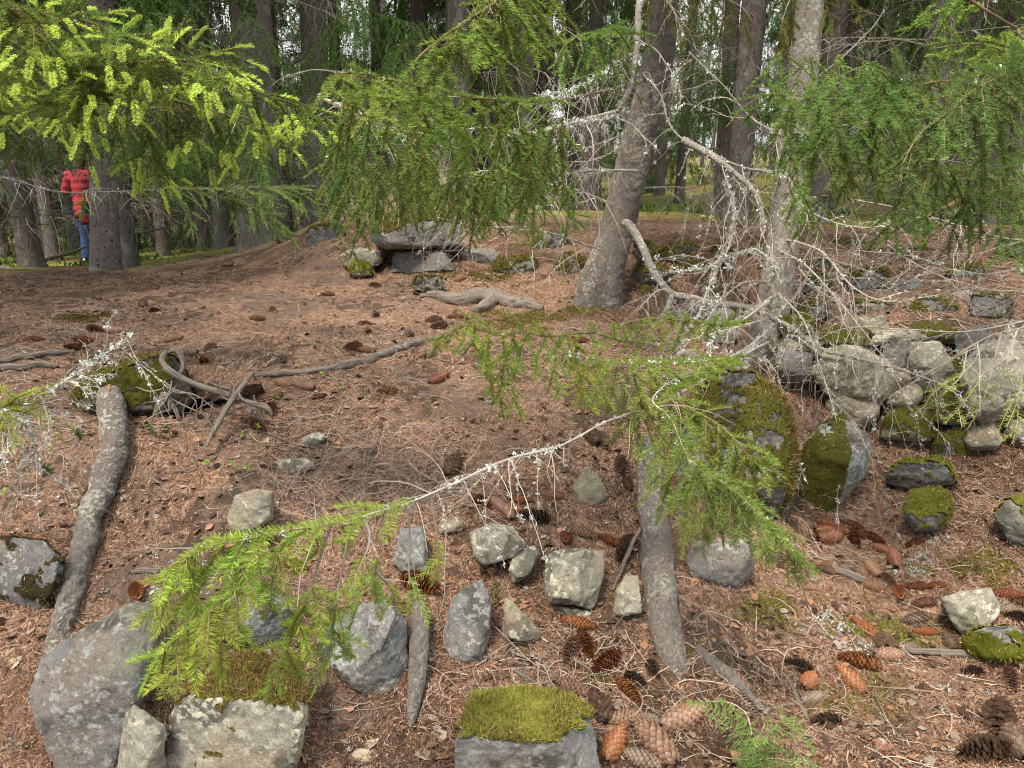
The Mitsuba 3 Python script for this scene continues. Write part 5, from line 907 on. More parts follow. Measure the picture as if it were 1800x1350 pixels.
for k, (st, lab) in enumerate([
    ([(1370, 440, 3.72), (1420, 470, 3.4), (1500, 560, 3.1), (1560, 640, 2.95), (1600, 720, 2.9)], 'dead branch drooping in front of the middle stones of the wall'),
    ([(1362, 510, 3.72), (1410, 560, 3.3), (1440, 640, 3.0), (1470, 740, 2.8), (1480, 820, 2.75)], 'dead branch drooping over the leaning slab'),
    ([(1950, 600, 3.0), (1800, 600, 2.75), (1720, 610, 2.7), (1640, 650, 2.65), (1560, 700, 2.65)], 'dead branch before the right end of the wall'),
    ([(1950, 420, 3.2), (1800, 470, 3.0), (1700, 480, 2.95), (1600, 450, 2.95), (1500, 440, 3.0)], 'grey dead branch crossing above the bank on the right'),
    ([(1385, 340, 3.75), (1440, 380, 3.6), (1520, 400, 3.5), (1620, 380, 3.5), (1700, 350, 3.5)], 'dead branch between the slender trunk and the right edge'),
    ([(1365, 500, 3.72), (1300, 500, 3.5), (1220, 590, 3.2), (1180, 640, 3.1)], 'dead branch hanging left of the slender foot')]):
    dead_branch(right_tree if st[0][0] > 1900 else slender_tree, st, .0045, .0012, 90 + k, n=22, L=.36, droop=3, lichen=120, label=lab, sub=1.3, lsize=1.2, join=R_AT if st[0][0] > 1900 else None, t0=.3 if st[0][0] > 1900 else .1)
# ------------------------------------------------------------------ roots and fallen wood
def ground_path(pts, lift=0.0, n=10):
    """Pixels -> a smooth line lying on the ground, lifted by lift metres; a third value is an extra height above the ground."""
    a = np.array([tuple(q) + (0.0,) * (3 - len(q)) for q in pts], float)
    g = onG(a[:, 0], a[:, 1])
    s = spline(np.c_[g[:, :2], a[:, 2]], n)
    return np.c_[s[:, :2], G(s[:, 0], s[:, 1]) + lift + s[:, 2]]

def root(label, pts, widths, name='root', cat='root', bsdf='m_bark', sink=0.25, amp=0.10, seed=0, sides=20, step=0.014, fixed=None):
    p = ground_path(pts) if fixed is None else spline(px_path(fixed), 10)
    w = np.interp(np.linspace(0, 1, len(p)), np.linspace(0, 1, len(widths)), widths)
    dep = (p - CAM) @ np.array([0, math.cos(PITCH), -math.sin(PITCH)])
    r = w / 2 * dep / FOC
    if fixed is None: p[:, 2] += r * (1 - 2 * sink) + 0.0
    s = resample(np.c_[p, r], step)
    v, f, uv = tube(s[:, :3], s[:, 3], sides, disp=lambda q: amp * s[:, 3].mean() * (2.2 * nz(q, 22, 2, seed) + 2.0 * nz(q, 60, 3, seed + 1)))
    key = numbered(name)
    scene[key] = mikit.ply((v, f), bsdf, smooth=True, uv=uv)
    labels[key] = {'label': label, 'category': cat}
    if label.startswith('thin twisted root'): labels[key]['group'] = 'thin twisted roots of the tangle'
    return key, s

big_root, s_ = root('thick grey root with flaking bark running down the left side of the bank', [(190, 672, .0), (197, 700, .03), (200, 740, .05), (206, 800, .03), (190, 858, .02), (162, 930, .01), (140, 1000), (124, 1060), (102, 1130, -.01), (72, 1205, -.06)], [32, 43, 46, 44, 47, 39, 42, 38, 36, 30], seed=3, sides=28, step=.01, amp=.2)
ex = s_[int(.05 * len(s_)):int(.36 * len(s_))]
tt = tangents(ex[:, :3]); tow = unit(CAM - ex[:, :3]); tow = unit(tow - tt * (tow * tt).sum(1, keepdims=True)); sd = np.cross(tt, tow)
acc = Acc(); k = np.linspace(-1, 1, 9); prof = np.sin(np.linspace(0.15, math.pi - .1, len(ex)))
v = ex[:, None, :3] + ex[:, None, 3:4] * (tow[:, None] * (1.0 + 0.16 - 0.16 * k[None, :, None] ** 2) + sd[:, None] * (0.36 * prof[:, None, None] * k[None, :, None]))
v = v.reshape(-1, 3) + 0.006 * np.stack([nz(v.reshape(-1, 3) * [1, 1, .4], 120, 2, q) for q in range(3)], 1)
i, j = np.meshgrid(np.arange(len(ex) - 1), np.arange(8), indexing='ij'); q = np.stack([i * 9 + j, i * 9 + j + 1, (i + 1) * 9 + j + 1, (i + 1) * 9 + j], -1).reshape(-1, 4)
part(big_root, 'rotten_wood', (v, np.vstack([q[:, :3], q[:, [0, 2, 3]]])), 'm_vc', smooth=True, color=np.clip(np.array([.20, .125, .07]) * (0.5 + 1.2 * (nz(v * [1, 1, .3], 150, 3, 3) + .45))[:, None], 0, 1), label='strip of crumbling orange-brown wood')
root('thick bark-covered root running down the bank beside the square block', [(1135, 765, -.08), (1138, 800, .01), (1142, 880, .03), (1150, 960, .02), (1156, 1040, .01), (1168, 1110), (1184, 1162, -.02), (1204, 1215, -.07)], [34, 38, 44, 54, 58, 56, 46, 38], seed=5, sides=28, step=.01, amp=.16)
root('end of a half-buried root showing below the thick root', [(1225, 1140), (1265, 1180), (1305, 1215), (1345, 1250)], [16, 30, 26, 8], seed=6, sink=.5)
root('twisted grey driftwood-like root on top of the mound', [(740, 523), (775, 525), (815, 535), (850, 532), (890, 536), (930, 540), (955, 545)], [8, 18, 26, 34, 26, 20, 8], seed=7, bsdf='m_wood', amp=.3)
root('short gnarled root knot beside the driftwood-like root', [(835, 550), (860, 540), (880, 525), (900, 530)], [16, 24, 20, 8], seed=8, bsdf='m_wood', amp=.3)
root('dark flaky root ridge on the mound leading to the thin stick', [(590, 652), (640, 640), (690, 622), (740, 603), (790, 590)], [8, 12, 16, 13, 6], seed=9, bsdf='m_bark', amp=.4)
root('long straight grey stick lying across the mound', [(430, 666), (480, 663), (530, 661), (580, 652), (640, 636)], [8, 10, 11, 10, 6], name='stick', cat='stick', seed=10, bsdf='m_wood', sink=.1)
# the root tangle over the hollow on the left
tang = [('arched grey root rising from the mossy hump', [(292, 618, 2.86), (284, 632, 2.82), (296, 650, 2.80), (318, 664, 2.80), (350, 678, 2.80), (390, 690, 2.79), (430, 705, 2.78), (470, 718, 2.76), (478, 730, 2.74)], [10, 15, 18, 17, 16, 15, 15, 14, 5]),
        ('loop of grey root at the head of the hollow', [(292, 622, 2.88), (310, 616, 2.86), (322, 635, 2.85), (318, 655, 2.83), (300, 665, 2.83)], [8, 12, 13, 10, 5]),
        ('grey root falling straight to the slope right of the hollow', [(445, 655, 2.86), (425, 680, 2.78), (400, 715, 2.7), (380, 750, 2.63), (362, 785, 2.55)], [10, 13, 14, 14, 7]),
        ('thin horizontal root across the dark hollow', [(240, 680, 2.76), (262, 688, 2.74), (285, 684, 2.72), (290, 676, 2.72), (300, 677, 2.72)], [3, 4, 4, 4, 3]),
        ('thin root bowing down into the hollow', [(286, 690, 2.76), (310, 706, 2.72), (345, 722, 2.70), (370, 730, 2.68)], [4, 4, 4, 3]),
        ('pale curly root above the slope right of the hollow', [(418, 688, 2.74), (425, 700, 2.72), (440, 708, 2.70), (465, 710, 2.69), (476, 722, 2.68), (472, 732, 2.67)], [5, 6, 5, 5, 5, 3]),
        ('hooked pale root above the forking roots', [(378, 680, 2.78), (400, 670, 2.77), (412, 680, 2.76), (405, 705, 2.74), (392, 725, 2.72)], [4, 6, 6, 6, 4]),
        ('thin root hanging inside the hollow', [(330, 700, 2.78), (322, 725, 2.74), (328, 748, 2.72)], [3, 4, 3]),
        ('second thin root hanging inside the hollow', [(345, 705, 2.78), (332, 730, 2.74), (331, 750, 2.72)], [3, 3, 2]),
        ('knobbly dark root standing in the hollow', [(290, 690, 2.84), (282, 715, 2.83), (272, 742, 2.83)], [18, 22, 18]),
        ('short root stub hanging from the hump', [(292, 690, 2.72), (297, 705, 2.70), (298, 724, 2.69)], [8, 9, 5]),
        ('thin root looping down the slope below the hollow', [(262, 782, 2.62), (258, 800, 2.58), (275, 820, 2.53), (310, 828, 2.50), (342, 820, 2.50)], [4, 5, 4, 5, 3])]
rt = np.random.default_rng(15); extra = []
for k in range(16):
    x, y = rt.uniform(250, 450), rt.uniform(660, 705); Y = rt.uniform(2.72, 2.9); q = [(x, y, Y)]; a = rt.uniform(.2, 2.6)
    for _ in range(5):
        a += rt.normal(0, .45); x += 22 * math.cos(a); y += 20 * abs(math.sin(a)); Y -= .02; q.append((x, y, Y))
    extra.append(('thin twisted root hanging in the tangle over the hollow', q, [4, 5, 4, 3, 2]))
for k, (lab, pts, wd) in enumerate(tang + extra):
    root(lab, None, [q * .72 for q in wd], seed=20 + k, bsdf='m_wood', fixed=pts, sides=12 if max(wd) > 8 else 8, amp=.2)
hump = stone('mossy hump of root and soil overhanging the dark hollow at the left', [(112, 712), (150, 664), (210, 642), (262, 624), (306, 622), (332, 652), (345, 700), (318, 724), (215, 726), (140, 722)], 2.90, 0.5, seed=210, cat='root mound', name='root_mound', bulge=.2, rough=.05, moss=dict(mask=lambda p, n: n[:, 2] - .1, n=12000, tint=(.095, .105, .02), dry=.3, seed=210))
scene['root_mound']['bsdf'] = {'type': 'ref', 'id': 'm_far_bark'}
hump2 = stone('shelf of soil and roots over the dark hollow at the left', [(300, 650), (330, 640), (390, 640), (450, 660), (474, 690), (440, 712), (370, 714), (305, 706)], 3.0, 0.42, seed=211, cat='root mound', name='root_mound', bulge=.12, rough=.05)
scene['root_mound_001']['bsdf'] = {'type': 'ref', 'id': 'm_ground'}
root('slab of grey bark standing between the stones', [(738, 1098, .05), (738, 1150, .04), (736, 1200, .02), (728, 1250, .01), (722, 1284)], [30, 36, 34, 26, 6], name='bark_slab', cat='bark', seed=40, sides=16)
sticks = [('long pale stick lying across the litter at the right edge', [(1590, 1146), (1650, 1152), (1720, 1158), (1830, 1166)], [12, 13, 14, 14]), ('pale stick continuing left of the long one', [(1392, 1093), (1430, 1110), (1460, 1122), (1540, 1146)], [6, 8, 6, 4]), ('dark forked stick beside the black open cone', [(1372, 1182), (1392, 1212), (1406, 1245), (1420, 1270)], [5, 8, 8, 6]), ('split pale stick below the dark forked one', [(1330, 1252), (1370, 1246), (1405, 1241)], [5, 7, 4]), ('stick leaning on the thick root', [(1124, 964, .06), (1105, 990, .03), (1090, 1020, .02), (1077, 1042)], [8, 8, 7, 5]), ('whitish splinter of wood in the litter', [(905, 1182), (925, 1195), (952, 1212)], [8, 9, 3]),
          ('long thin twig lying above the mossy block', [(758, 1155), (800, 1152), (860, 1158), (920, 1170), (1000, 1178)], [4, 5, 5, 4, 3]), ('curved twig across the litter above the mossy block', [(820, 1232), (880, 1225), (940, 1222), (1000, 1205)], [4, 5, 5, 4]), ('twig with a bent end on the right of the litter', [(1535, 1212), (1534, 1238), (1548, 1256), (1575, 1290), (1600, 1310)], [3, 4, 4, 4, 3]), ('weathered stick at the left edge of the mound', [(-20, 655), (40, 652), (100, 648)], [14, 15, 10]), ('dark stick above the weathered one at the left edge', [(-20, 640), (60, 632), (130, 622)], [10, 12, 8]), ('pale stick end beside the round cone at the left', [(232, 1010), (256, 1008), (280, 1010)], [8, 12, 9]), ('small white twig on top of the mound', [(514, 588), (535, 598), (556, 608)], [3, 4, 3]),
          ('slender fallen twig on the right slope', [(1210, 950), (1330, 975), (1450, 985), (1520, 1010)], [3, 3, 3, 3]), ('grey peeled stick near the pile of cones', [(1462, 1005), (1490, 1015), (1520, 1027)], [12, 16, 13])]
for k, (lab, pts, wd) in enumerate(sticks):
    root(lab, pts, wd, name='stick', cat='stick', seed=60 + k, bsdf='m_wood', sink=.1, sides=9, amp=.12)
# ------------------------------------------------------------------ cones
def cone_mesh(openness, seed, nscale=120):
    rng = np.random.default_rng(seed)
    acc = Acc(); R = lambda u: 0.020 * np.sin(np.pi * np.clip(0.07 + 0.9 * u ** 0.85, 0, 1)) ** 0.75 * (1 - 0.22 * u)
    u = np.linspace(0, 1, 14)
    v, f, _ = tube(np.c_[u * 0, u * 0, (u - .5) * .115], R(u) * (0.80 if openness < .4 else .45), 10); acc.add(v, f, (.05, .03, .02))
    bend = rng.normal(0, .05)
    for k in range(nscale):
        t = (k + .5) / nscale; a = k * 2.39996
        z = (t - .5) * .112; r = R(t)
        o = np.array([math.cos(a), math.sin(a), 0]); s = np.array([-math.sin(a), math.cos(a), 0]); ax = np.array([0, 0, 1.0])
        tilt = (0.32 + 0.80 * openness) * rng.uniform(.8, 1.2)
        ln = (.0155 + .004 * openness) * (0.65 + .5 * math.sin(math.pi * min(1, t + .12))); w = .0088 * (0.45 + .65 * math.sin(math.pi * min(1, t + .1)))
        d = unit(ax * math.cos(tilt) + o * math.sin(tilt)); nn = np.cross(s, d)
        b = o * r * .62 + ax * (z - .006)
        P_ = [b - s * w * .4, b + s * w * .4, b + d * ln * .6 + s * w + nn * -.0012, b + d * ln * .9 + s * w * .55, b + d * ln * 1.06, b + d * ln * .9 - s * w * .55, b + d * ln * .6 - s * w + nn * -.0012, b + d * ln * .55 + nn * -.0022]
        T_ = np.array(P_); under = T_ + nn * .0011
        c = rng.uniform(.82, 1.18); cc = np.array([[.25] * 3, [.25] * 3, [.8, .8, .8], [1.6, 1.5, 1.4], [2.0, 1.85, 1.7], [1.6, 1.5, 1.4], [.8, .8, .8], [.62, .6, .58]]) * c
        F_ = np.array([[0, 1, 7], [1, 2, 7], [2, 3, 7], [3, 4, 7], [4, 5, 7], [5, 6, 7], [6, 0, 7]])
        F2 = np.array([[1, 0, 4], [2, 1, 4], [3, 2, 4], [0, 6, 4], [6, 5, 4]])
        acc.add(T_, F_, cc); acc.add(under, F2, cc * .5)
    m, c = acc.get()
    m[0][:, 0] += bend * (m[0][:, 2] ** 2) * 16
    return m, c
PAL = {'o': (.30, .125, .052), 'r': (.20, .075, .038), 'p': (.33, .215, .16), 'g': (.30, .24, .20), 'd': (.115, .075, .053), 'b': (.25, .14, .088)}
OPEN = {'o': .32, 'r': .36, 'p': .42, 'g': .45, 'd': .9, 'b': .5}
shapes = {}
def cone_shape(kind, variant):
    if (kind, variant) not in shapes:
        m, c = cone_mesh(OPEN[kind] + .12 * variant, 31 * variant + ord(kind))
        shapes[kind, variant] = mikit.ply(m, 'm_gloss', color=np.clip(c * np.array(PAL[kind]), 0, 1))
    return shapes[kind, variant]
def cone_at(base, axis, length, kind, label, group=None, variant=0):
    key = numbered('spruce_cone')
    z = unit(axis); x = unit(np.cross(z, [0.3, .2, 1])); y = np.cross(z, x)
    s = length / .118
    M = np.eye(4); M[:3, 0], M[:3, 1], M[:3, 2], M[:3, 3] = x * s, y * s, z * s, base
    scene[key] = {**cone_shape(kind, variant), 'to_world': T(M.tolist())}
    labels[key] = {'label': label, 'category': 'spruce cone'}
    if group: labels[key]['group'] = group
KIND = {'o': 'orange-brown', 'r': 'reddish brown', 'p': 'pale pinkish', 'g': 'weathered grey-brown', 'd': 'dark open', 'b': 'brown'}
# (pixel x, y, length in pixels, angle in degrees below the horizontal, kind, what it lies beside or None)
cones = [
    (1520, 1108, 66, 30, 'o', 'long one beside the green moss of the right litter'), (1553, 1138, 30, 90, 'd', 'round end-on one touching the tip of a long orange cone'), (1507, 1171, 82, 13, 'o', 'upper of the two long ones in the middle of the right litter'), (1494, 1201, 72, 42, 'o', 'lower of the two long ones in the middle of the right litter'), (1399, 1175, 58, 14, 'd', 'one at the top of the dark forked stick'), (1420, 1203, 40, -55, 'o', 'short fat one under the dark one at the forked stick'), (1431, 1230, 52, -8, 'g', 'silvery one beside the forked stick'), (1450, 1272, 58, 0, 'd', 'striped one at the foot of the forked stick'), (1563, 1159, 56, 0, 'p', 'pale one between the two long sticks'), (1290, 1197, 66, 42, 'p', 'one lying along the half-buried root'), (1310, 1240, 74, 46, 'g', 'one behind the fern'),
    (1623, 1066, 48, -5, 'b', None), (1610, 1092, 58, -10, 'g', None), (1677, 1101, 60, 25, 'b', 'one in front of the lichen-spotted stone'), (1630, 1115, 52, 5, 'o', None), (1670, 1133, 36, 60, 'd', 'small one before the low mossy stone'), (1707, 1182, 44, 4, 'd', 'one just below the long pale stick'), (1777, 1200, 46, 72, 'p', 'one near the right edge below the long pale stick'), (1533, 1035, 48, 22, 'b', None), (1610, 1035, 44, 4, 'r', None), (1643, 1033, 34, -5, 'r', None), (1580, 1048, 30, 80, 'o', None), (1453, 925, 44, 20, 'r', None), (1495, 925, 46, 22, 'r', None), (1457, 952, 40, -8, 'r', None), (1520, 943, 48, 24, 'r', None), (1535, 952, 46, 22, 'r', None), (1553, 968, 44, 25, 'r', None), (1573, 987, 36, 70, 'r', None), (1533, 1003, 40, 48, 'b', None), (1563, 1026, 40, 45, 'p', None), (1447, 1005, 44, 15, 'p', None), (1606, 962, 40, -20, 'r', None), (1478, 938, 44, 15, 'r', None), (1500, 950, 40, 60, 'r', None), (1450, 940, 40, 5, 'r', None),
    (1773, 1050, 60, 6, 'r', 'upper one of the row at the right edge'), (1790, 1064, 44, 10, 'b', 'middle one of the row at the right edge'), (1768, 1076, 60, 5, 'g', 'lower one of the row at the right edge'), (1785, 1090, 48, 5, 'd', 'bottom one of the row at the right edge'), (1757, 1277, 58, 82, 'd', 'upright brown-black one near the lower right corner'), (1727, 1333, 120, -8, 'd', 'largest one, in the lower right corner'), (1790, 1318, 80, 60, 'd', 'one half out of the picture in the lower right corner'),
    (1017, 1100, 64, 14, 'o', 'one below the cracked square block'), (1003, 1152, 52, -58, 'p', 'left one of the two that lean together'), (1030, 1143, 54, 66, 'o', 'right one of the two that lean together'), (1063, 1170, 66, -36, 'r', 'glossy one right of the two that lean together'), (1001, 1210, 74, 24, 'p', 'one right behind the mossy block'), (1053, 1248, 66, 66, 'd', 'striped one at the right corner of the mossy block'), (1103, 1267, 72, -8, 'p', None), (1145, 1273, 50, 20, 'g', None), (1200, 1270, 88, -24, 'p', 'long one left of the fern'), (1080, 1317, 76, -66, 'o', 'smooth closed one at the right of the mossy block'), (1150, 1316, 128, 44, 'p', 'long scaly one at the bottom edge'), (1127, 1342, 84, 24, 'g', 'open one at the bottom edge'), (1105, 1222, 60, 46, 'o', None), (1150, 1183, 22, 60, 'd', 'tiny one right of the glossy one'), (1118, 1202, 24, 30, 'd', 'tiny one in the litter below the glossy one'), (1128, 1290, 40, 60, 'p', None),
    (1027, 943, 54, 18, 'p', 'left one of the row above the square block'), (1067, 955, 48, 22, 'o', 'middle one of the row above the square block'), (1098, 957, 38, -25, 'p', 'right one of the row above the square block'), (996, 953, 28, 80, 'r', 'round one at the left end of the row above the block'), (1093, 980, 36, -60, 'd', 'striped one between the block and the thick root'), (937, 913, 58, 8, 'd', 'wide open one above the flat overhanging stone'), (893, 905, 36, 62, 'b', None), (920, 885, 38, 2, 'o', None), (970, 874, 46, 10, 'b', None), (848, 888, 42, 32, 'o', None), (876, 890, 34, 40, 'p', None), (905, 895, 34, 20, 'o', None), (743, 1038, 78, 22, 'o', 'one behind the top of the bark slab'), (520, 997, 50, 20, 'o', 'one half hidden behind the bright green sprays'), (243, 1045, 38, 85, 'o', 'round end-on one on the long dark boulder'),
    (643, 570, 64, 11, 'p', 'long one on top of the mound'), (660, 557, 30, 88, 'd', 'round hollow-looking one above the long one on the mound'), (647, 586, 26, 80, 'o', None), (720, 592, 26, 85, 'd', None), (773, 671, 58, -22, 'r', 'shiny one in the middle of the slope'), (757, 632, 58, -32, 'd', 'open one above the shiny one on the slope'), (732, 633, 34, -45, 'p', None), (690, 607, 50, -8, 'b', None), (643, 620, 36, 8, 'b', None), (618, 613, 36, -10, 'b', None), (700, 598, 30, 10, 'p', None), (762, 567, 48, 5, 'd', None), (770, 576, 52, -12, 'd', None), (937, 519, 44, 0, 'r', None), (847, 506, 30, 10, 'r', None), (1020, 600, 46, 10, 'r', None), (1045, 623, 28, 20, 'd', None), (1040, 778, 54, 55, 'd', 'open one beside the end of the low bough'), (797, 823, 48, -68, 'd', 'open one under the low bough'), (1093, 828, 44, 82, 'p', 'one leaning above the pale stone lump'), (1103, 853, 26, 60, 'd', None), (810, 493, 30, -15, 'b', None), (947, 500, 40, 5, 'g', None), (830, 480, 30, 5, 'b', None), (960, 484, 40, 15, 'b', None),
    (117, 533, 28, 0, 'b', None), (251, 537, 22, 60, 'd', None), (273, 547, 36, 2, 'r', None), (158, 553, 40, 8, 'p', None), (168, 583, 46, 10, 'p', None), (203, 587, 38, 2, 'p', None), (263, 589, 24, 88, 'd', None), (305, 602, 38, -10, 'p', None), (368, 615, 24, -38, 'p', None), (100, 618, 58, -10, 'r', None), (132, 614, 44, 5, 'r', None), (327, 627, 44, 0, 'g', None), (448, 633, 58, 8, 'p', None), (497, 638, 24, 85, 'd', None), (363, 650, 30, 60, 'o', None), (532, 684, 44, 10, 'p', None), (477, 702, 44, -12, 'b', None), (478, 730, 50, 78, 'b', 'one at the end of the pale curly root'), (452, 756, 48, 32, 'p', None), (453, 563, 30, 5, 'b', None), (480, 547, 24, 70, 'b', None), (180, 566, 36, 0, 'p', None), (145, 600, 40, 5, 'r', None), (60, 600, 40, -4, 'r', None), (210, 568, 30, 0, 'g', None), (800, 560, 30, 0, 'b', None), (575, 520, 26, 0, 'b', None), (610, 505, 24, 0, 'p', None), (660, 505, 26, 8, 'p', None), (400, 470, 20, 0, 'b', None), (350, 500, 22, 0, 'b', None), (680, 690, 40, 0, 'b', None), (500, 680, 30, 10, 'b', None), (560, 700, 30, -20, 'b', None)]
cones = [c for i, c in enumerate(cones) if c[5] or c[1] > 660 or c[0] > 1300 or i % 3]
rc = np.random.default_rng(4)
for px, py, L, a, kind, note in cones:
    end_on = 74 < abs(a) < 91 and L < 42
    if end_on:
        c = onG(px, py); n_ = gnormal(c[0], c[1]); length = rc.uniform(.085, .105)
        ax = unit(unit((CAM - c) * [1, 1, 0]) * .9 + n_ * .35 + rc.normal(0, .12, 3)); pos = c + n_ * .018 + ax * 0
    else:
        h = L / 2; e = onG([px - h * math.cos(math.radians(a)), px + h * math.cos(math.radians(a))], [py - h * math.sin(math.radians(a)), py + h * math.sin(math.radians(a))])
        c = e.mean(0); n_ = gnormal(c[0], c[1]); d = e[1] - e[0]; d = d - n_ * (d @ n_)
        length = float(np.clip(np.linalg.norm(d), .07, .155 if c[1] < 2.6 else .115)); ax = unit(d) * (1 if rc.random() < .5 else -1); pos = np.array([c[0], c[1], float(G(c[0], c[1]))]) + n_ * .011 * length / .118
    if note: lab, gr = f'{KIND[kind]} spruce cone, {note}', None
    else:
        zone = 'in the cone pile before the mossy wall stones' if px > 1400 and py < 1060 else 'among the cones on the right litter' if px > 1400 else 'in the litter by the mossy block and thick root' if py > 1040 else 'on the litter of the middle slope' if px > 560 and py > 650 or py > 800 else 'on the far top of the mound' if px > 560 else 'on the shaded left part of the mound'
        lab = f'{KIND[kind]} spruce cone {zone}'; gr = f'{KIND[kind]} spruce cones {zone}'
    cone_at(pos, ax, length, kind, lab, gr, variant=int(rc.integers(0, 2)))
# ------------------------------------------------------------------ fallen needles, twigs, moss, leaves, small plants
rn = np.random.default_rng(12)
N = 310000
Y = 1.15 * np.exp(rn.random(N) ** 0.85 * math.log(6.6 / 1.15)); X = (rn.random(N) - .5) * 2 * (0.74 * Y + .12)
clump = meshkit.fbm(np.stack([X * 5, Y * 5, X * 0], -1), 3, 2)
big_ = meshkit.fbm(np.stack([X * 1.3, Y * 1.3, X * 0 + 7], -1), 3, 6)
ok = rn.random(N) < np.clip((clump - .25) * 3.4, .06, 1) * np.clip((big_ - .28) * 4.5, .25, 1)
X, Y = X[ok], Y[ok]; N = len(X)
a = rn.uniform(0, 6.283, N); L = rn.uniform(.009, .019, N)
dx, dy = np.cos(a) * L / 2, np.sin(a) * L / 2
z0 = G(X - dx, Y - dy) + rn.uniform(.0, .010, N); z1 = G(X + dx, Y + dy) + np.abs(rn.normal(.003, .008, N))
p0, p1 = np.stack([X - dx, Y - dy, z0], 1), np.stack([X + dx, Y + dy, z1], 1)
# and on the upward faces of the stones
q0, q1 = [], []
for m in stone_meshes:
    k = int(min(2600, (3000 if any(m is z for z in mossy_meshes) else 1800) * m.area))
    p, fi = trimesh.sample.sample_surface(m, k * 3, seed=5)
    n_ = m.face_normals[fi]; keep = (n_[:, 2] > .45) & (rn.random(len(p)) < .33)
    p, n_ = p[keep], n_[keep]
    d = unit(np.cross(n_, rn.normal(size=p.shape))) * rn.uniform(.005, .009, (len(p), 1))
    lift = (.013 if any(m is z for z in mossy_meshes) else 0) * rn.random((len(p), 1)) ** .5; p = p + n_ * lift
    q0.append(p + n_ * .004 - d); q1.append(p + n_ * rn.uniform(.004, .012, (len(p), 1)) + d)
    vb = m.vertices; low_ = vb[(np.abs(vb[:, 2] - G(vb[:, 0], vb[:, 1])) < .035) & (vb[:, 1] < 3.4)]     # needles banked up round the foot
    if len(low_) > 8:
        k = int(min(900, 2600 * m.area)); o_ = low_[rn.integers(0, len(low_), k)]; out_ = unit((o_ - vb.mean(0)) * [1, 1, 0])
        t_ = rn.random((k, 1)) ** 1.4 * .05; c_ = o_ + out_ * (t_ - .006); c_[:, 2] = G(c_[:, 0], c_[:, 1]) + (.030 - .55 * t_[:, 0]) * rn.random(k)
        d = unit(rn.normal(size=(k, 3)) * [1, 1, .35]) * rn.uniform(.006, .010, (k, 1)); q0.append(c_ - d); q1.append(c_ + d)
p0, p1 = np.vstack([p0] + q0), np.vstack([p1] + q1); N = len(p0)
d = p1 - p0; w = unit(np.cross(d, rn.normal(size=(N, 3)) * .5 + [0, 0, 1])) * (.00068 * (1 + .18 * np.linalg.norm(p0[:, :2], axis=1)))[:, None] * rn.uniform(.8, 1.3, (N, 1))
mid = p0 + d * .5 + rn.normal(0, .0008, (N, 3))
pal = np.array([(.245, .130, .080), (.185, .092, .056), (.41, .31, .23), (.08, .048, .036), (.30, .205, .145)])
c = pal[rn.choice(5, N, p=[.28, .22, .22, .13, .15])] * rn.uniform(.6, 1.35, (N, 1))
v = np.stack([p0, mid - w, mid + w, p1], 1).reshape(-1, 3); k = np.arange(N)[:, None] * 4
single('needle_litter', (v, np.vstack([k + [0, 1, 3], k + [0, 3, 2]])), 'm_vc', 'fallen brown spruce needles covering the mound and the stones', None, kind='stuff', color=np.clip(np.repeat(c, 4, 0), 0, 1))

acc = Acc()
def loose_twig(x, y, L, r, tone, arch, curl, rng, sides=4, pts_only=False):
    n = max(5, int(L / .016)); a = rng.uniform(0, 6.283); k = rng.normal(0, curl)
    ang = a + k * np.linspace(-1, 1, n) + np.cumsum(rng.normal(0, .06, n))
    st = L / n
    xs, ys = x + np.cumsum(np.cos(ang)) * st, y + np.cumsum(np.sin(ang)) * st
    z = G(xs, ys) + r + .003 + arch * np.sin(np.linspace(0, math.pi, n)) * L
    return np.stack([xs, ys, z], 1)
zones = [(1100, (0.0, 1800), (640, 1350), .03, .16, .0011), (170, (900, 1800), (1080, 1350), .08, .32, .0018), (320, (0, 800), (560, 800), .06, .24, .0015), (230, (450, 830), (740, 910), .08, .3, .0011), (200, (1380, 1800), (820, 1010), .06, .25, .0015), (800, (0, 1100), (480, 680), .06, .24, .0016), (120, (1380, 1800), (440, 600), .1, .4, .003), (150, (640, 1130), (1120, 1260), .06, .28, .0014)]
for cnt, (x0, x1), (y0, y1), l0, l1, r in zones:
    g = onG(rn.uniform(x0, x1, cnt), rn.uniform(y0, y1, cnt))
    for q in g:
        L = rn.uniform(l0, l1) * rn.uniform(.5, 1)
        p = loose_twig(q[0], q[1], L, r, None, rn.choice([0, .02, .07, .14], p=[.4, .3, .2, .1]), .7, rn)
        tone = np.array([.30, .25, .205]) * rn.uniform(.45, 1.5)
        v, f, _ = tube(p, np.linspace(r * rn.uniform(.7, 1.5), r * .35, len(p)), 4, cap=False); acc.add(v, f, tone)
m, c = acc.get(); single('twig_litter', m, 'm_vc', 'loose thin dead twigs scattered over the litter', None, kind='stuff', color=c)
acc = Acc()
g = onG(rn.uniform(470, 820, 330), rn.uniform(760, 905, 330))
for q in g:
    p = loose_twig(q[0], q[1], rn.uniform(.08, .3), .001, None, rn.uniform(.02, .2), 1.0, rn)
    v, f, _ = tube(p, np.linspace(.0011, .0005, len(p)), 3, cap=False); acc.add(v, f, np.array([.30, .225, .195]) * rn.uniform(.5, 1.4))
m, c = acc.get(); single('brushwood', m, 'm_vc', 'springy tangle of fine dead twigs lying on the middle of the slope', 'brushwood', kind='stuff', color=c)
nb = 5200; yb = 1.2 * np.exp(rn.random(nb) ** .8 * math.log(5.5)); xb = (rn.random(nb) - .5) * 1.56 * yb; zb = G(xb, yb) + .006
sz = rn.uniform(.004, .017, (nb, 1)); e1 = unit(rn.normal(size=(nb, 3)) * [1, 1, .3]); e2 = unit(np.cross(e1, rn.normal(0, .35, (nb, 3)) + [0, 0, 1])); cb = np.stack([xb, yb, zb], 1)
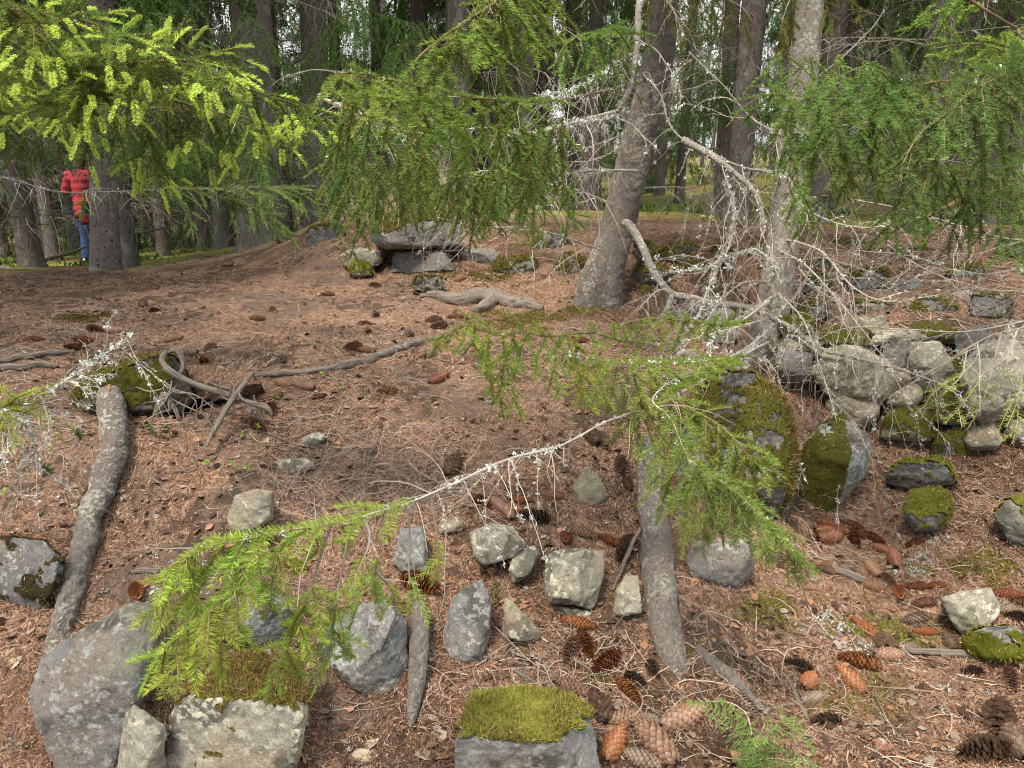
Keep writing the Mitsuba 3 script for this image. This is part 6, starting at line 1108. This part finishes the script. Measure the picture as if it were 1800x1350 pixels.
v = np.stack([cb + sz * (e1 * a + e2 * b + np.array([0, 0, 1]) * c_) for a, b, c_ in ((-1, -.5, 0), (.1, -.75, .2), (1, -.1, .05), (.45, .7, .3), (-.6, .55, .1))], 1).reshape(-1, 3); k = np.arange(nb)[:, None] * 5
tone = np.array([(.13, .085, .065), (.22, .15, .115), (.28, .24, .21), (.075, .05, .04), (.30, .17, .11)])[rn.choice(5, nb)] * rn.uniform(.4, 1.05, (nb, 1))
single('bark_flakes', (v, np.vstack([k + [0, 1, 2], k + [0, 2, 3], k + [0, 3, 4]])), 'm_vc', 'flakes of bark and cone scales strewn over the litter', None, kind='stuff', color=np.clip(np.repeat(tone, 5, 0), 0, 1))
# lichen flakes fallen on the litter
acc = Acc()
for q in onG(rn.uniform(0, 1800, 240), rn.uniform(490, 1340, 240)):
    for _ in range(3): lichen_tuft(acc, q + [rn.normal(0, .008), rn.normal(0, .008), .008], rn.uniform(.006, .014), rn, 8)
for px, py, k in ((1620, 990, 26), (1600, 1010, 26), (1460, 1090, 22), (1470, 1110, 18), (1515, 1145, 22), (840, 1222, 6), (270, 985, 10), (1645, 945, 20), (400, 645, 20), (680, 595, 16)):
    for q in onG(rn.normal(px, 14, k), rn.normal(py, 8, k)): lichen_tuft(acc, q + [0, 0, .012], rn.uniform(.008, .017), rn, 7)
m, c = acc.get(); c = c * .78; single('fallen_lichen', m, 'm_vc', 'crumbs of grey lichen fallen on the litter', None, kind='stuff', color=c)
# ground moss
def moss_patch(label, cx, cy, rx, ry, n, tint=(.105, .118, .022), length=.014, dry=.3, seed=0, fuzzy=.5):
    rg = np.random.default_rng(seed + 700)
    u = rg.normal(0, fuzzy, (n * 2, 2)); q = onG(cx + u[:, 0] * rx, np.minimum(cy + u[:, 1] * ry, 1700))
    keep = (nz(q * [1, 1, 0], 11, 3, seed) + .18 - .35 * np.hypot(u[:, 0], u[:, 1]) > -.05); q = q[keep][:n]
    k = len(q); d = unit(rg.normal(0, .5, (k, 3)) + [0, 0, 1]); L = length * rg.uniform(.5, 1.4, k) * (q[:, 1] / 2.2) ** .4
    w = unit(np.cross(d, rg.normal(size=(k, 3)))) * (L * .16)[:, None]; b = q - [0, 0, .003]
    v = np.stack([b - w, b + w, b + d * L[:, None]], 1).reshape(-1, 3)
    c = np.array(tint) * rg.uniform(.55, 1.8, (k, 1)); br = rg.random(k) < dry; c[br] = np.array([.2, .12, .06]) * rg.uniform(.5, 1.5, (br.sum(), 1))
    single('moss_patch', (v, np.arange(3 * k).reshape(-1, 3)), 'm_vc', label, 'moss', kind='stuff', color=np.clip(np.repeat(c, 3, 0), 0, 1))
for k, (lab, x, y, rx, ry, n, t) in enumerate([('green moss carpet left of the foot of the leaning trunk', 930, 562, 110, 22, 9000, (.10, .12, .02)), ('moss at the very foot of the leaning trunk', 1040, 540, 60, 20, 5000, (.10, .12, .02)), ('wide moss cushion in the litter at the right', 1720, 1000, 130, 36, 14000, (.10, .115, .02)), ('thin moss right of the thick root', 1370, 1075, 90, 40, 7000, (.11, .135, .025)), ('moss streak between the cones of the right litter', 1560, 1120, 120, 40, 9000, (.14, .17, .035)), ('moss dots in the litter right of the fern', 1500, 1230, 150, 60, 6000, (.12, .145, .03)), ('moss by the low mossy stone at the right edge', 1740, 1150, 70, 16, 5000, (.13, .16, .03)), ('small moss tuft beside the square block', 1072, 1055, 10, 18, 1500, (.13, .16, .03)), ('moss between the upright stone and the triangular one', 872, 1060, 8, 40, 2500, (.08, .09, .02)), ('dark moss on the shaded left mound', 150, 560, 60, 12, 4000, (.06, .065, .015)), ('moss on the bank in front of the stone heap', 850, 485, 90, 14, 5000, (.08, .09, .018)), ('moss on the bank above the stone wall', 1420, 470, 120, 20, 5000, (.08, .09, .018)), ('moss near the sticks of the lower middle', 1050, 1195, 30, 12, 1500, (.12, .14, .03)), ('moss at the foot of the thick root', 1205, 1145, 14, 14, 1500, (.10, .11, .025))]):
    moss_patch(lab, x, y, rx, ry, n, t, seed=k)
# dead birch leaves
def leaf(label, px, py, size, col, group=None, seed=0):
    rg = np.random.default_rng(seed + 40); p = onG(px, py); n_ = unit(gnormal(p[0], p[1]) + rg.normal(0, .3, 3))
    x = unit(np.cross(n_, rg.normal(size=3))); y = np.cross(n_, x)
    t = np.linspace(0, 1, 9); hw = .42 * np.sin(np.pi * t ** .8) ** .8 * (1 - .25 * t); curl = .25 * size * rg.uniform(.3, 1)
    row = lambda s: np.stack([(x * ((tt - .5) * size) + y * (s * h * size) + n_ * (.006 + curl * (s * h) ** 2 * 4 + curl * .3 * (tt - .5) ** 2)) for tt, h in zip(t, hw)]) + p
    v = np.vstack([row(-1), row(0), row(1)]); i = np.arange(8)
    f = np.vstack([np.stack([i + o, i + 1 + o, i + 10 + o], 1) for o in (0, 9)] + [np.stack([i + o, i + 10 + o, i + 9 + o], 1) for o in (0, 9)])
    single('dead_leaf', (v, f), 'm_needle', label, 'leaf', group=group, color=np.clip(np.array(col) * rg.uniform(.75, 1.15, (len(v), 1)), 0, 1))
for k, (px, py, s, lab) in enumerate([(772, 1297, .05, 'cream dead leaf standing left of the mossy block'), (655, 1312, .045, 'pinkish dead leaf left of the cream one'), (640, 1338, .07, 'large cream dead leaf at the bottom edge'), (745, 1333, .05, 'pale dead leaf between the cream ones at the bottom'), (908, 1196, .04, 'pale pink dead leaf near the whitish splinter'), (1108, 918, .025, 'small cream leaf above the row of cones'), (410, 808, .035, 'pale leaf on the slope below the roots'), (470, 776, .035, 'pink-white leaf on the slope near the pale cone'), (293, 880, .04, 'pinkish leaf left of the small grey boulder'), (1415, 1330, .04, 'pale leaf beside the fern'), (1550, 1315, .05, 'rusty brown leaf near the lower right'), (27, 1168, .05, 'pale leaf left of the long dark boulder')]):
    leaf(lab, px, py, s, (.55, .47, .34) if 'cream' in lab or 'pale' in lab else (.34, .18, .12) if 'rusty' in lab else (.48, .34, .27), seed=k)
for k in range(34):
    px, py = rn.uniform(0, 1800), rn.uniform(700, 1345); leaf('small brown dead leaf lying in the litter', px, py, rn.uniform(.015, .034), np.array([.40, .26, .17]) * rn.uniform(.6, 1.2), 'small dead leaves in the litter', seed=100 + k)
# seedlings
def seedling(label, px, py, h, n, size, col, group=None, seed=0):
    rg = np.random.default_rng(seed + 900); p = onG(px, py); key = thing('seedling', label, 'plant', group)
    wood, lf = Acc(), Acc()
    for _ in range(max(1, n // 5)):
        q = grow(p, unit(rg.normal(0, .35, 3) + [0, 0, 1]), h * rg.uniform(.6, 1.1), 0, rg, .5, .008)
        v, f, _ = tube(q, np.linspace(.0012, .0006, len(q)), 4); wood.add(v, f, (.14, .17, .05))
        for _ in range(5):
            b = q[rg.integers(len(q) // 2, len(q))]; d = unit(rg.normal(size=3) * [1, 1, .4] + [0, 0, .35]); w = unit(np.cross(d, [rg.normal(0, .3), rg.normal(0, .3), 1])); s = size * rg.uniform(.6, 1.2)
            v = np.array([b, b + d * s * .35 - w * s * .3, b + d * s * .35 + w * s * .3, b + d * s * .72 - w * s * .24, b + d * s * .72 + w * s * .24, b + d * s]); v[1:5] += np.cross(w, d) * s * .05
            lf.add(v, [[0, 1, 2], [1, 3, 2], [2, 3, 4], [3, 5, 4]], np.array(col) * rg.uniform(.7, 1.3))
    m, c = wood.get(); part(key, 'stalk', m, 'm_vc', color=c); m, c = lf.get(); part(key, 'leaf', m, 'm_needle', color=c, kind='stuff')
for k, (px, py, n, lab) in enumerate([(366, 826, 6, 'bright green seedling right of the thick root'), (420, 832, 5, 'bright green seedling on the slope left of the small grey boulder'), (437, 838, 5, 'second bright seedling beside it on the slope'), (452, 770, 6, 'seedling below the pale curly root'), (490, 706, 9, 'leafy seedling at the edge of the mound'), (605, 690, 9, 'leafy seedling in the middle of the slope'), (590, 615, 8, 'seedling on top of the mound'), (570, 665, 6, 'seedling beside the long straight stick'), (425, 775, 6, 'small seedling under the forked root'), (648, 828, 5, 'single pale leaf seedling in the brushwood'), (485, 860, 9, 'leafy tuft behind the small grey boulder'), (12, 878, 5, 'seedling at the left edge')]):
    seedling(lab, px, py, .045, n, .017, (.20, .34, .06), seed=k)
for k, (px, py, lab) in enumerate([(150, 770, 'dark broad-leaved plant left of the thick root'), (165, 720, 'dark leafy plant in the shade of the mossy hump'), (80, 840, 'dark creeping plant on the left slope'), (250, 770, 'dark leaves on the right of the thick root'), (300, 775, 'dark leaves under the root tangle')]):
    seedling(lab, px, py, .06, 16, .022, (.045, .085, .03), seed=30 + k)
# fern
fern = thing('fern', 'fresh green fern at the bottom right of the middle', 'fern')
def frond(path, wmax, seed):
    rg = np.random.default_rng(seed); p = resample(spline(px_path(path), 10), .004); t = tangents(p); n = len(p)
    acc, L = Acc(), len(p) * .004
    v, f, _ = tube(p, np.linspace(.0016, .0005, n), 5); acc.add(v, f, (.16, .22, .06))
    view = unit(CAM - p.mean(0)); lat = unit(np.cross(t, np.broadcast_to(unit(view * .4 + [0, 0, .8]), t.shape)))
    for s in np.arange(.12 * L, .985 * L, .021):
        i = min(n - 1, int(s / L * n)); u = s / L
        for sd in (-1, 1):
            l = wmax * np.sin(np.pi * min(1, .18 + .86 * u)) ** .9 * rg.uniform(.85, 1.1) + .004
            d = unit(lat[i] * sd + t[i] * .45 + [0, 0, rg.normal(-.12, .12)]); q = grow(p[i], d, l * 1.15, 4, rg, .3, .0058); tq = tangents(q)
            nn = np.cross(tq[0], t[i]); nn = unit(nn)
            for j in range(len(q) - 1):
                fr = j / len(q); ln = .0075 * (1 - .8 * fr) + .001; ww = .0031
                for s2 in (-1, 1):
                    e = unit(np.cross(nn, tq[j]) * s2 + tq[j] * .5); b = q[j]
                    acc.add(np.array([b, b + e * ln * .6 - tq[j] * ww, b + e * ln * .6 + tq[j] * ww, b + e * ln]), [[0, 1, 3], [0, 3, 2]], np.array([.15, .26, .07]) * rg.uniform(.75, 1.25))
    m, c = acc.get(); part(fern, 'frond', m, 'm_needle', color=c)
frond([(1330, 1420, 1.42), (1320, 1340, 1.43), (1290, 1280, 1.44), (1245, 1240, 1.46), (1195, 1235, 1.48)], .045, 1)
frond([(1340, 1425, 1.42), (1345, 1350, 1.42), (1360, 1290, 1.42), (1390, 1265, 1.42), (1440, 1330, 1.40)], .042, 2)
frond([(1335, 1425, 1.42), (1330, 1360, 1.42), (1320, 1300, 1.44), (1300, 1260, 1.46), (1260, 1225, 1.49)], .035, 3)
frond([(1345, 1430, 1.40), (1360, 1380, 1.39), (1390, 1340, 1.38), (1430, 1345, 1.37), (1460, 1380, 1.36)], .032, 4)
frond([(1325, 1430, 1.40), (1310, 1380, 1.39), (1310, 1340, 1.39), (1320, 1310, 1.39), (1350, 1300, 1.39)], .03, 5)
# undergrowth of the far floor
rg = np.random.default_rng(66); acc = Acc()
yy = rg.uniform(7.5, 22, 2600); xx = rg.uniform(-.8, .8, 2600) * yy
for x, y in zip(xx, yy):
    if -1 < x / y * 3 < 1.2 and y < 9.5: continue
    if meshkit.fbm(np.array([x * .5, y * .5, 3.0]), 2, 4) < .53 or (x < -1 and y < 10): continue
    b = np.array([x, y, float(G(x, y)) - .02]); n_ = rg.integers(8, 16)
    d = unit(rg.normal(0, .6, (n_, 3)) + [0, 0, .8]); l = rg.uniform(.05, .16, n_); w = unit(np.cross(d, rg.normal(size=(n_, 3)))) * rg.uniform(.012, .03, (n_, 1))
    o = b + rg.normal(0, .09, (n_, 3)) * [1, 1, .1]; m_ = o + d * (l * .7)[:, None]
    v = np.stack([m_ - d * .03, m_ - w, m_ + w, o + d * l[:, None] + [0, 0, .01]], 1).reshape(-1, 3); k = np.arange(n_)[:, None] * 4
    acc.add(v, np.vstack([k + [0, 1, 3], k + [0, 3, 2]]), np.array([.09, .15, .04]) * rg.uniform(.6, 1.7))
m, c = acc.get(); single('undergrowth', m, 'm_needle', 'low green undergrowth on the mossy floor of the wood', None, kind='stuff', color=c)
# fallen boughs on the forest floor behind
for k, (x0, y0, Y0, x1, y1, Y1, r, lab) in enumerate([(85, 455, 9.5, 170, 425, 10.5, .025, 'fallen grey branch left of the person'), (205, 412, 11, 290, 400, 12, .03, 'fallen grey branch right of the person'), (0, 470, 8.5, 60, 476, 8, .03, 'mossy fallen branch at the left edge of the mound')]):
    p = spline([P(x0, y0, Y0), P((x0 + x1) / 2, (y0 + y1) / 2 + 3, (Y0 + Y1) / 2), P(x1, y1, Y1)], 10)
    v, f, uv = tube(p, np.linspace(r, r * .5, len(p)), 8); single('fallen_branch', (v, f), 'm_wood', lab, 'branch', smooth=True, uv=uv)
# ------------------------------------------------------------------ the person behind the trunk on the left
import manifold3d as m3
def figure(bones, edge=0.035, it=8):
    out = None
    for a, b, ra, rb in bones:
        s = m3.Manifold.batch_hull([m3.Manifold.sphere(ra, 20).translate(list(map(float, a))), m3.Manifold.sphere(rb, 20).translate(list(map(float, b)))])
        out = s if out is None else out + s
    m = out.refine_to_length(edge).to_mesh(); t = trimesh.Trimesh(m.vert_properties[:, :3], m.tri_verts); t.merge_vertices()
    trimesh.smoothing.filter_taubin(t, iterations=it); return t
foot = P(170, 487, 12.4); gz_ = float(G(foot[0], foot[1]))
O = np.array([foot[0], foot[1], gz_])
J = {k: O + np.array(v, float) for k, v in dict(la=(-.09, -.05, .09), lt=(-.10, .10, .03), lk=(-.085, .03, .48), lh=(-.09, 0, .88), ra=(.11, .02, .09), rt=(.13, .17, .03), rk=(.105, .05, .48), rh=(.09, 0, .88), pel=(0, 0, .95), waist=(0, .01, 1.08), chest=(.01, .02, 1.32), neck=(.02, .03, 1.46), head=(.03, .05, 1.60), crown=(.03, .04, 1.66),
     ls=(-.17, .01, 1.38), le=(-.30, .05, 1.16), lw=(-.22, .26, 1.28), rs=(.19, .02, 1.40), re=(.46, .08, 1.34), rw=(.66, .20, 1.44)).items()}
def hand(w, d, up_, r=.009):
    d = unit(d); u = unit(up_); s = np.cross(d, u); B = [(w, w + d * .085, .028, .030)]
    for k, (o, l) in enumerate(((-.027, .062), (-.009, .074), (.009, .070), (.026, .055))):
        a = w + d * .085 + s * o; b = a + d * l * .5 + u * -.012; B += [(a, b, r, r * .9), (b, b + d * l * .4 + u * -.03, r * .9, r * .75)]
    a = w + d * .03 + s * .03; b = a + d * .035 + s * .03; B += [(a, b, .011, .010), (b, b + d * .03 - u * .01, .010, .008)]
    return B
skin = [(J['pel'], J['chest'], .11, .12), (J['chest'], J['neck'], .09, .055), (J['neck'], J['head'], .052, .06), (J['head'], J['crown'], .088, .080), (J['head'] + [.0, .07, -.05], J['head'], .05, .07), (J['head'] + [0, .10, -.01], J['head'] + [0, .085, .02], .012, .010), (J['head'] + [-.085, 0, 0], J['head'] + [-.08, 0, .03], .014, .012), (J['head'] + [.085, 0, 0], J['head'] + [.08, 0, .03], .014, .012)]
for s in 'lr':
    skin += [(J[s + 'h'], J[s + 'k'], .075, .05), (J[s + 'k'], J[s + 'a'], .05, .035), (J[s + 'a'], J[s + 't'], .04, .03), (J['chest'], J[s + 's'], .09, .055), (J[s + 's'], J[s + 'e'], .05, .038), (J[s + 'e'], J[s + 'w'], .038, .026)]
    skin += hand(J[s + 'w'], J[s + 'w'] - J[s + 'e'], (0, 0, 1))
col1 = lambda m, c, s=0: np.clip(np.array(c) * (0.85 + .5 * (nz(m.vertices, 14, 3, s) + .3))[:, None], 0, 1)
body = figure(skin, .03); single('person', body, 'm_vc', 'person in a red jacket and blue jeans standing behind a trunk at the left', 'person', smooth=True, color=col1(body, (.45, .27, .2)))
jac = [(J['waist'] - [0, 0, .26], J['waist'], .185, .165), (J['waist'], J['chest'], .165, .175), (J['chest'], J['neck'] - [0, 0, .03], .15, .085)]
for s in 'lr': jac += [(J['chest'], J[s + 's'], .13, .085), (J[s + 's'], J[s + 'e'], .082, .068), (J[s + 'e'], J[s + 'w'] - .05 * unit(J[s + 'w'] - J[s + 'e']), .068, .05)]
m = figure(jac, .022); m.vertices += m.vertex_normals * (.006 * np.sin(m.vertices[:, 2] * 60) + .008 * nz(m.vertices, 20, 2, 3))[:, None]
part('person', 'jacket', m, 'm_vc', smooth=True, color=col1(m, (.38, .052, .072), 1), label='padded red jacket')
m = figure([(J['pel'] - [.02, 0, .14], J['pel'], .165, .16), (J['pel'] - [0, 0, .16], J['pel'] + [.05, -.03, -.08], .15, .15)], .02); part('person', 'jumper', m, 'm_vc', smooth=True, color=col1(m, (.012, .013, .022)), label='dark jumper hanging below the jacket')
m = figure([b for s in 'lr' for b in ((J[s + 'h'] - [0, 0, .02], J[s + 'k'], .105, .078), (J[s + 'k'], J[s + 'a'] + [0, 0, .03], .078, .07))], .018); part('person', 'jeans', m, 'm_vc', smooth=True, color=col1(m, (.045, .085, .19), 2), label='blue jeans')
for s in 'lr':
    m = figure([(J[s + 'a'] - [0, .05, .03], J[s + 't'], .058, .045), (J[s + 'a'], J[s + 'a'] - [0, .03, .03], .055, .055)], .015); part('person', 'shoe', m, 'm_vc', smooth=True, color=col1(m, (.62, .62, .60)), label='white shoe')
m = figure([(J['head'] + [0, -.02, .02], J['crown'] + [0, -.01, .012], .092, .085), (J['head'] + [0, -.05, -.08], J['head'] + [0, -.03, .02], .06, .09)], .018); part('person', 'hair', m, 'm_vc', smooth=True, color=col1(m, (.07, .045, .03)), label='dark brown hair')
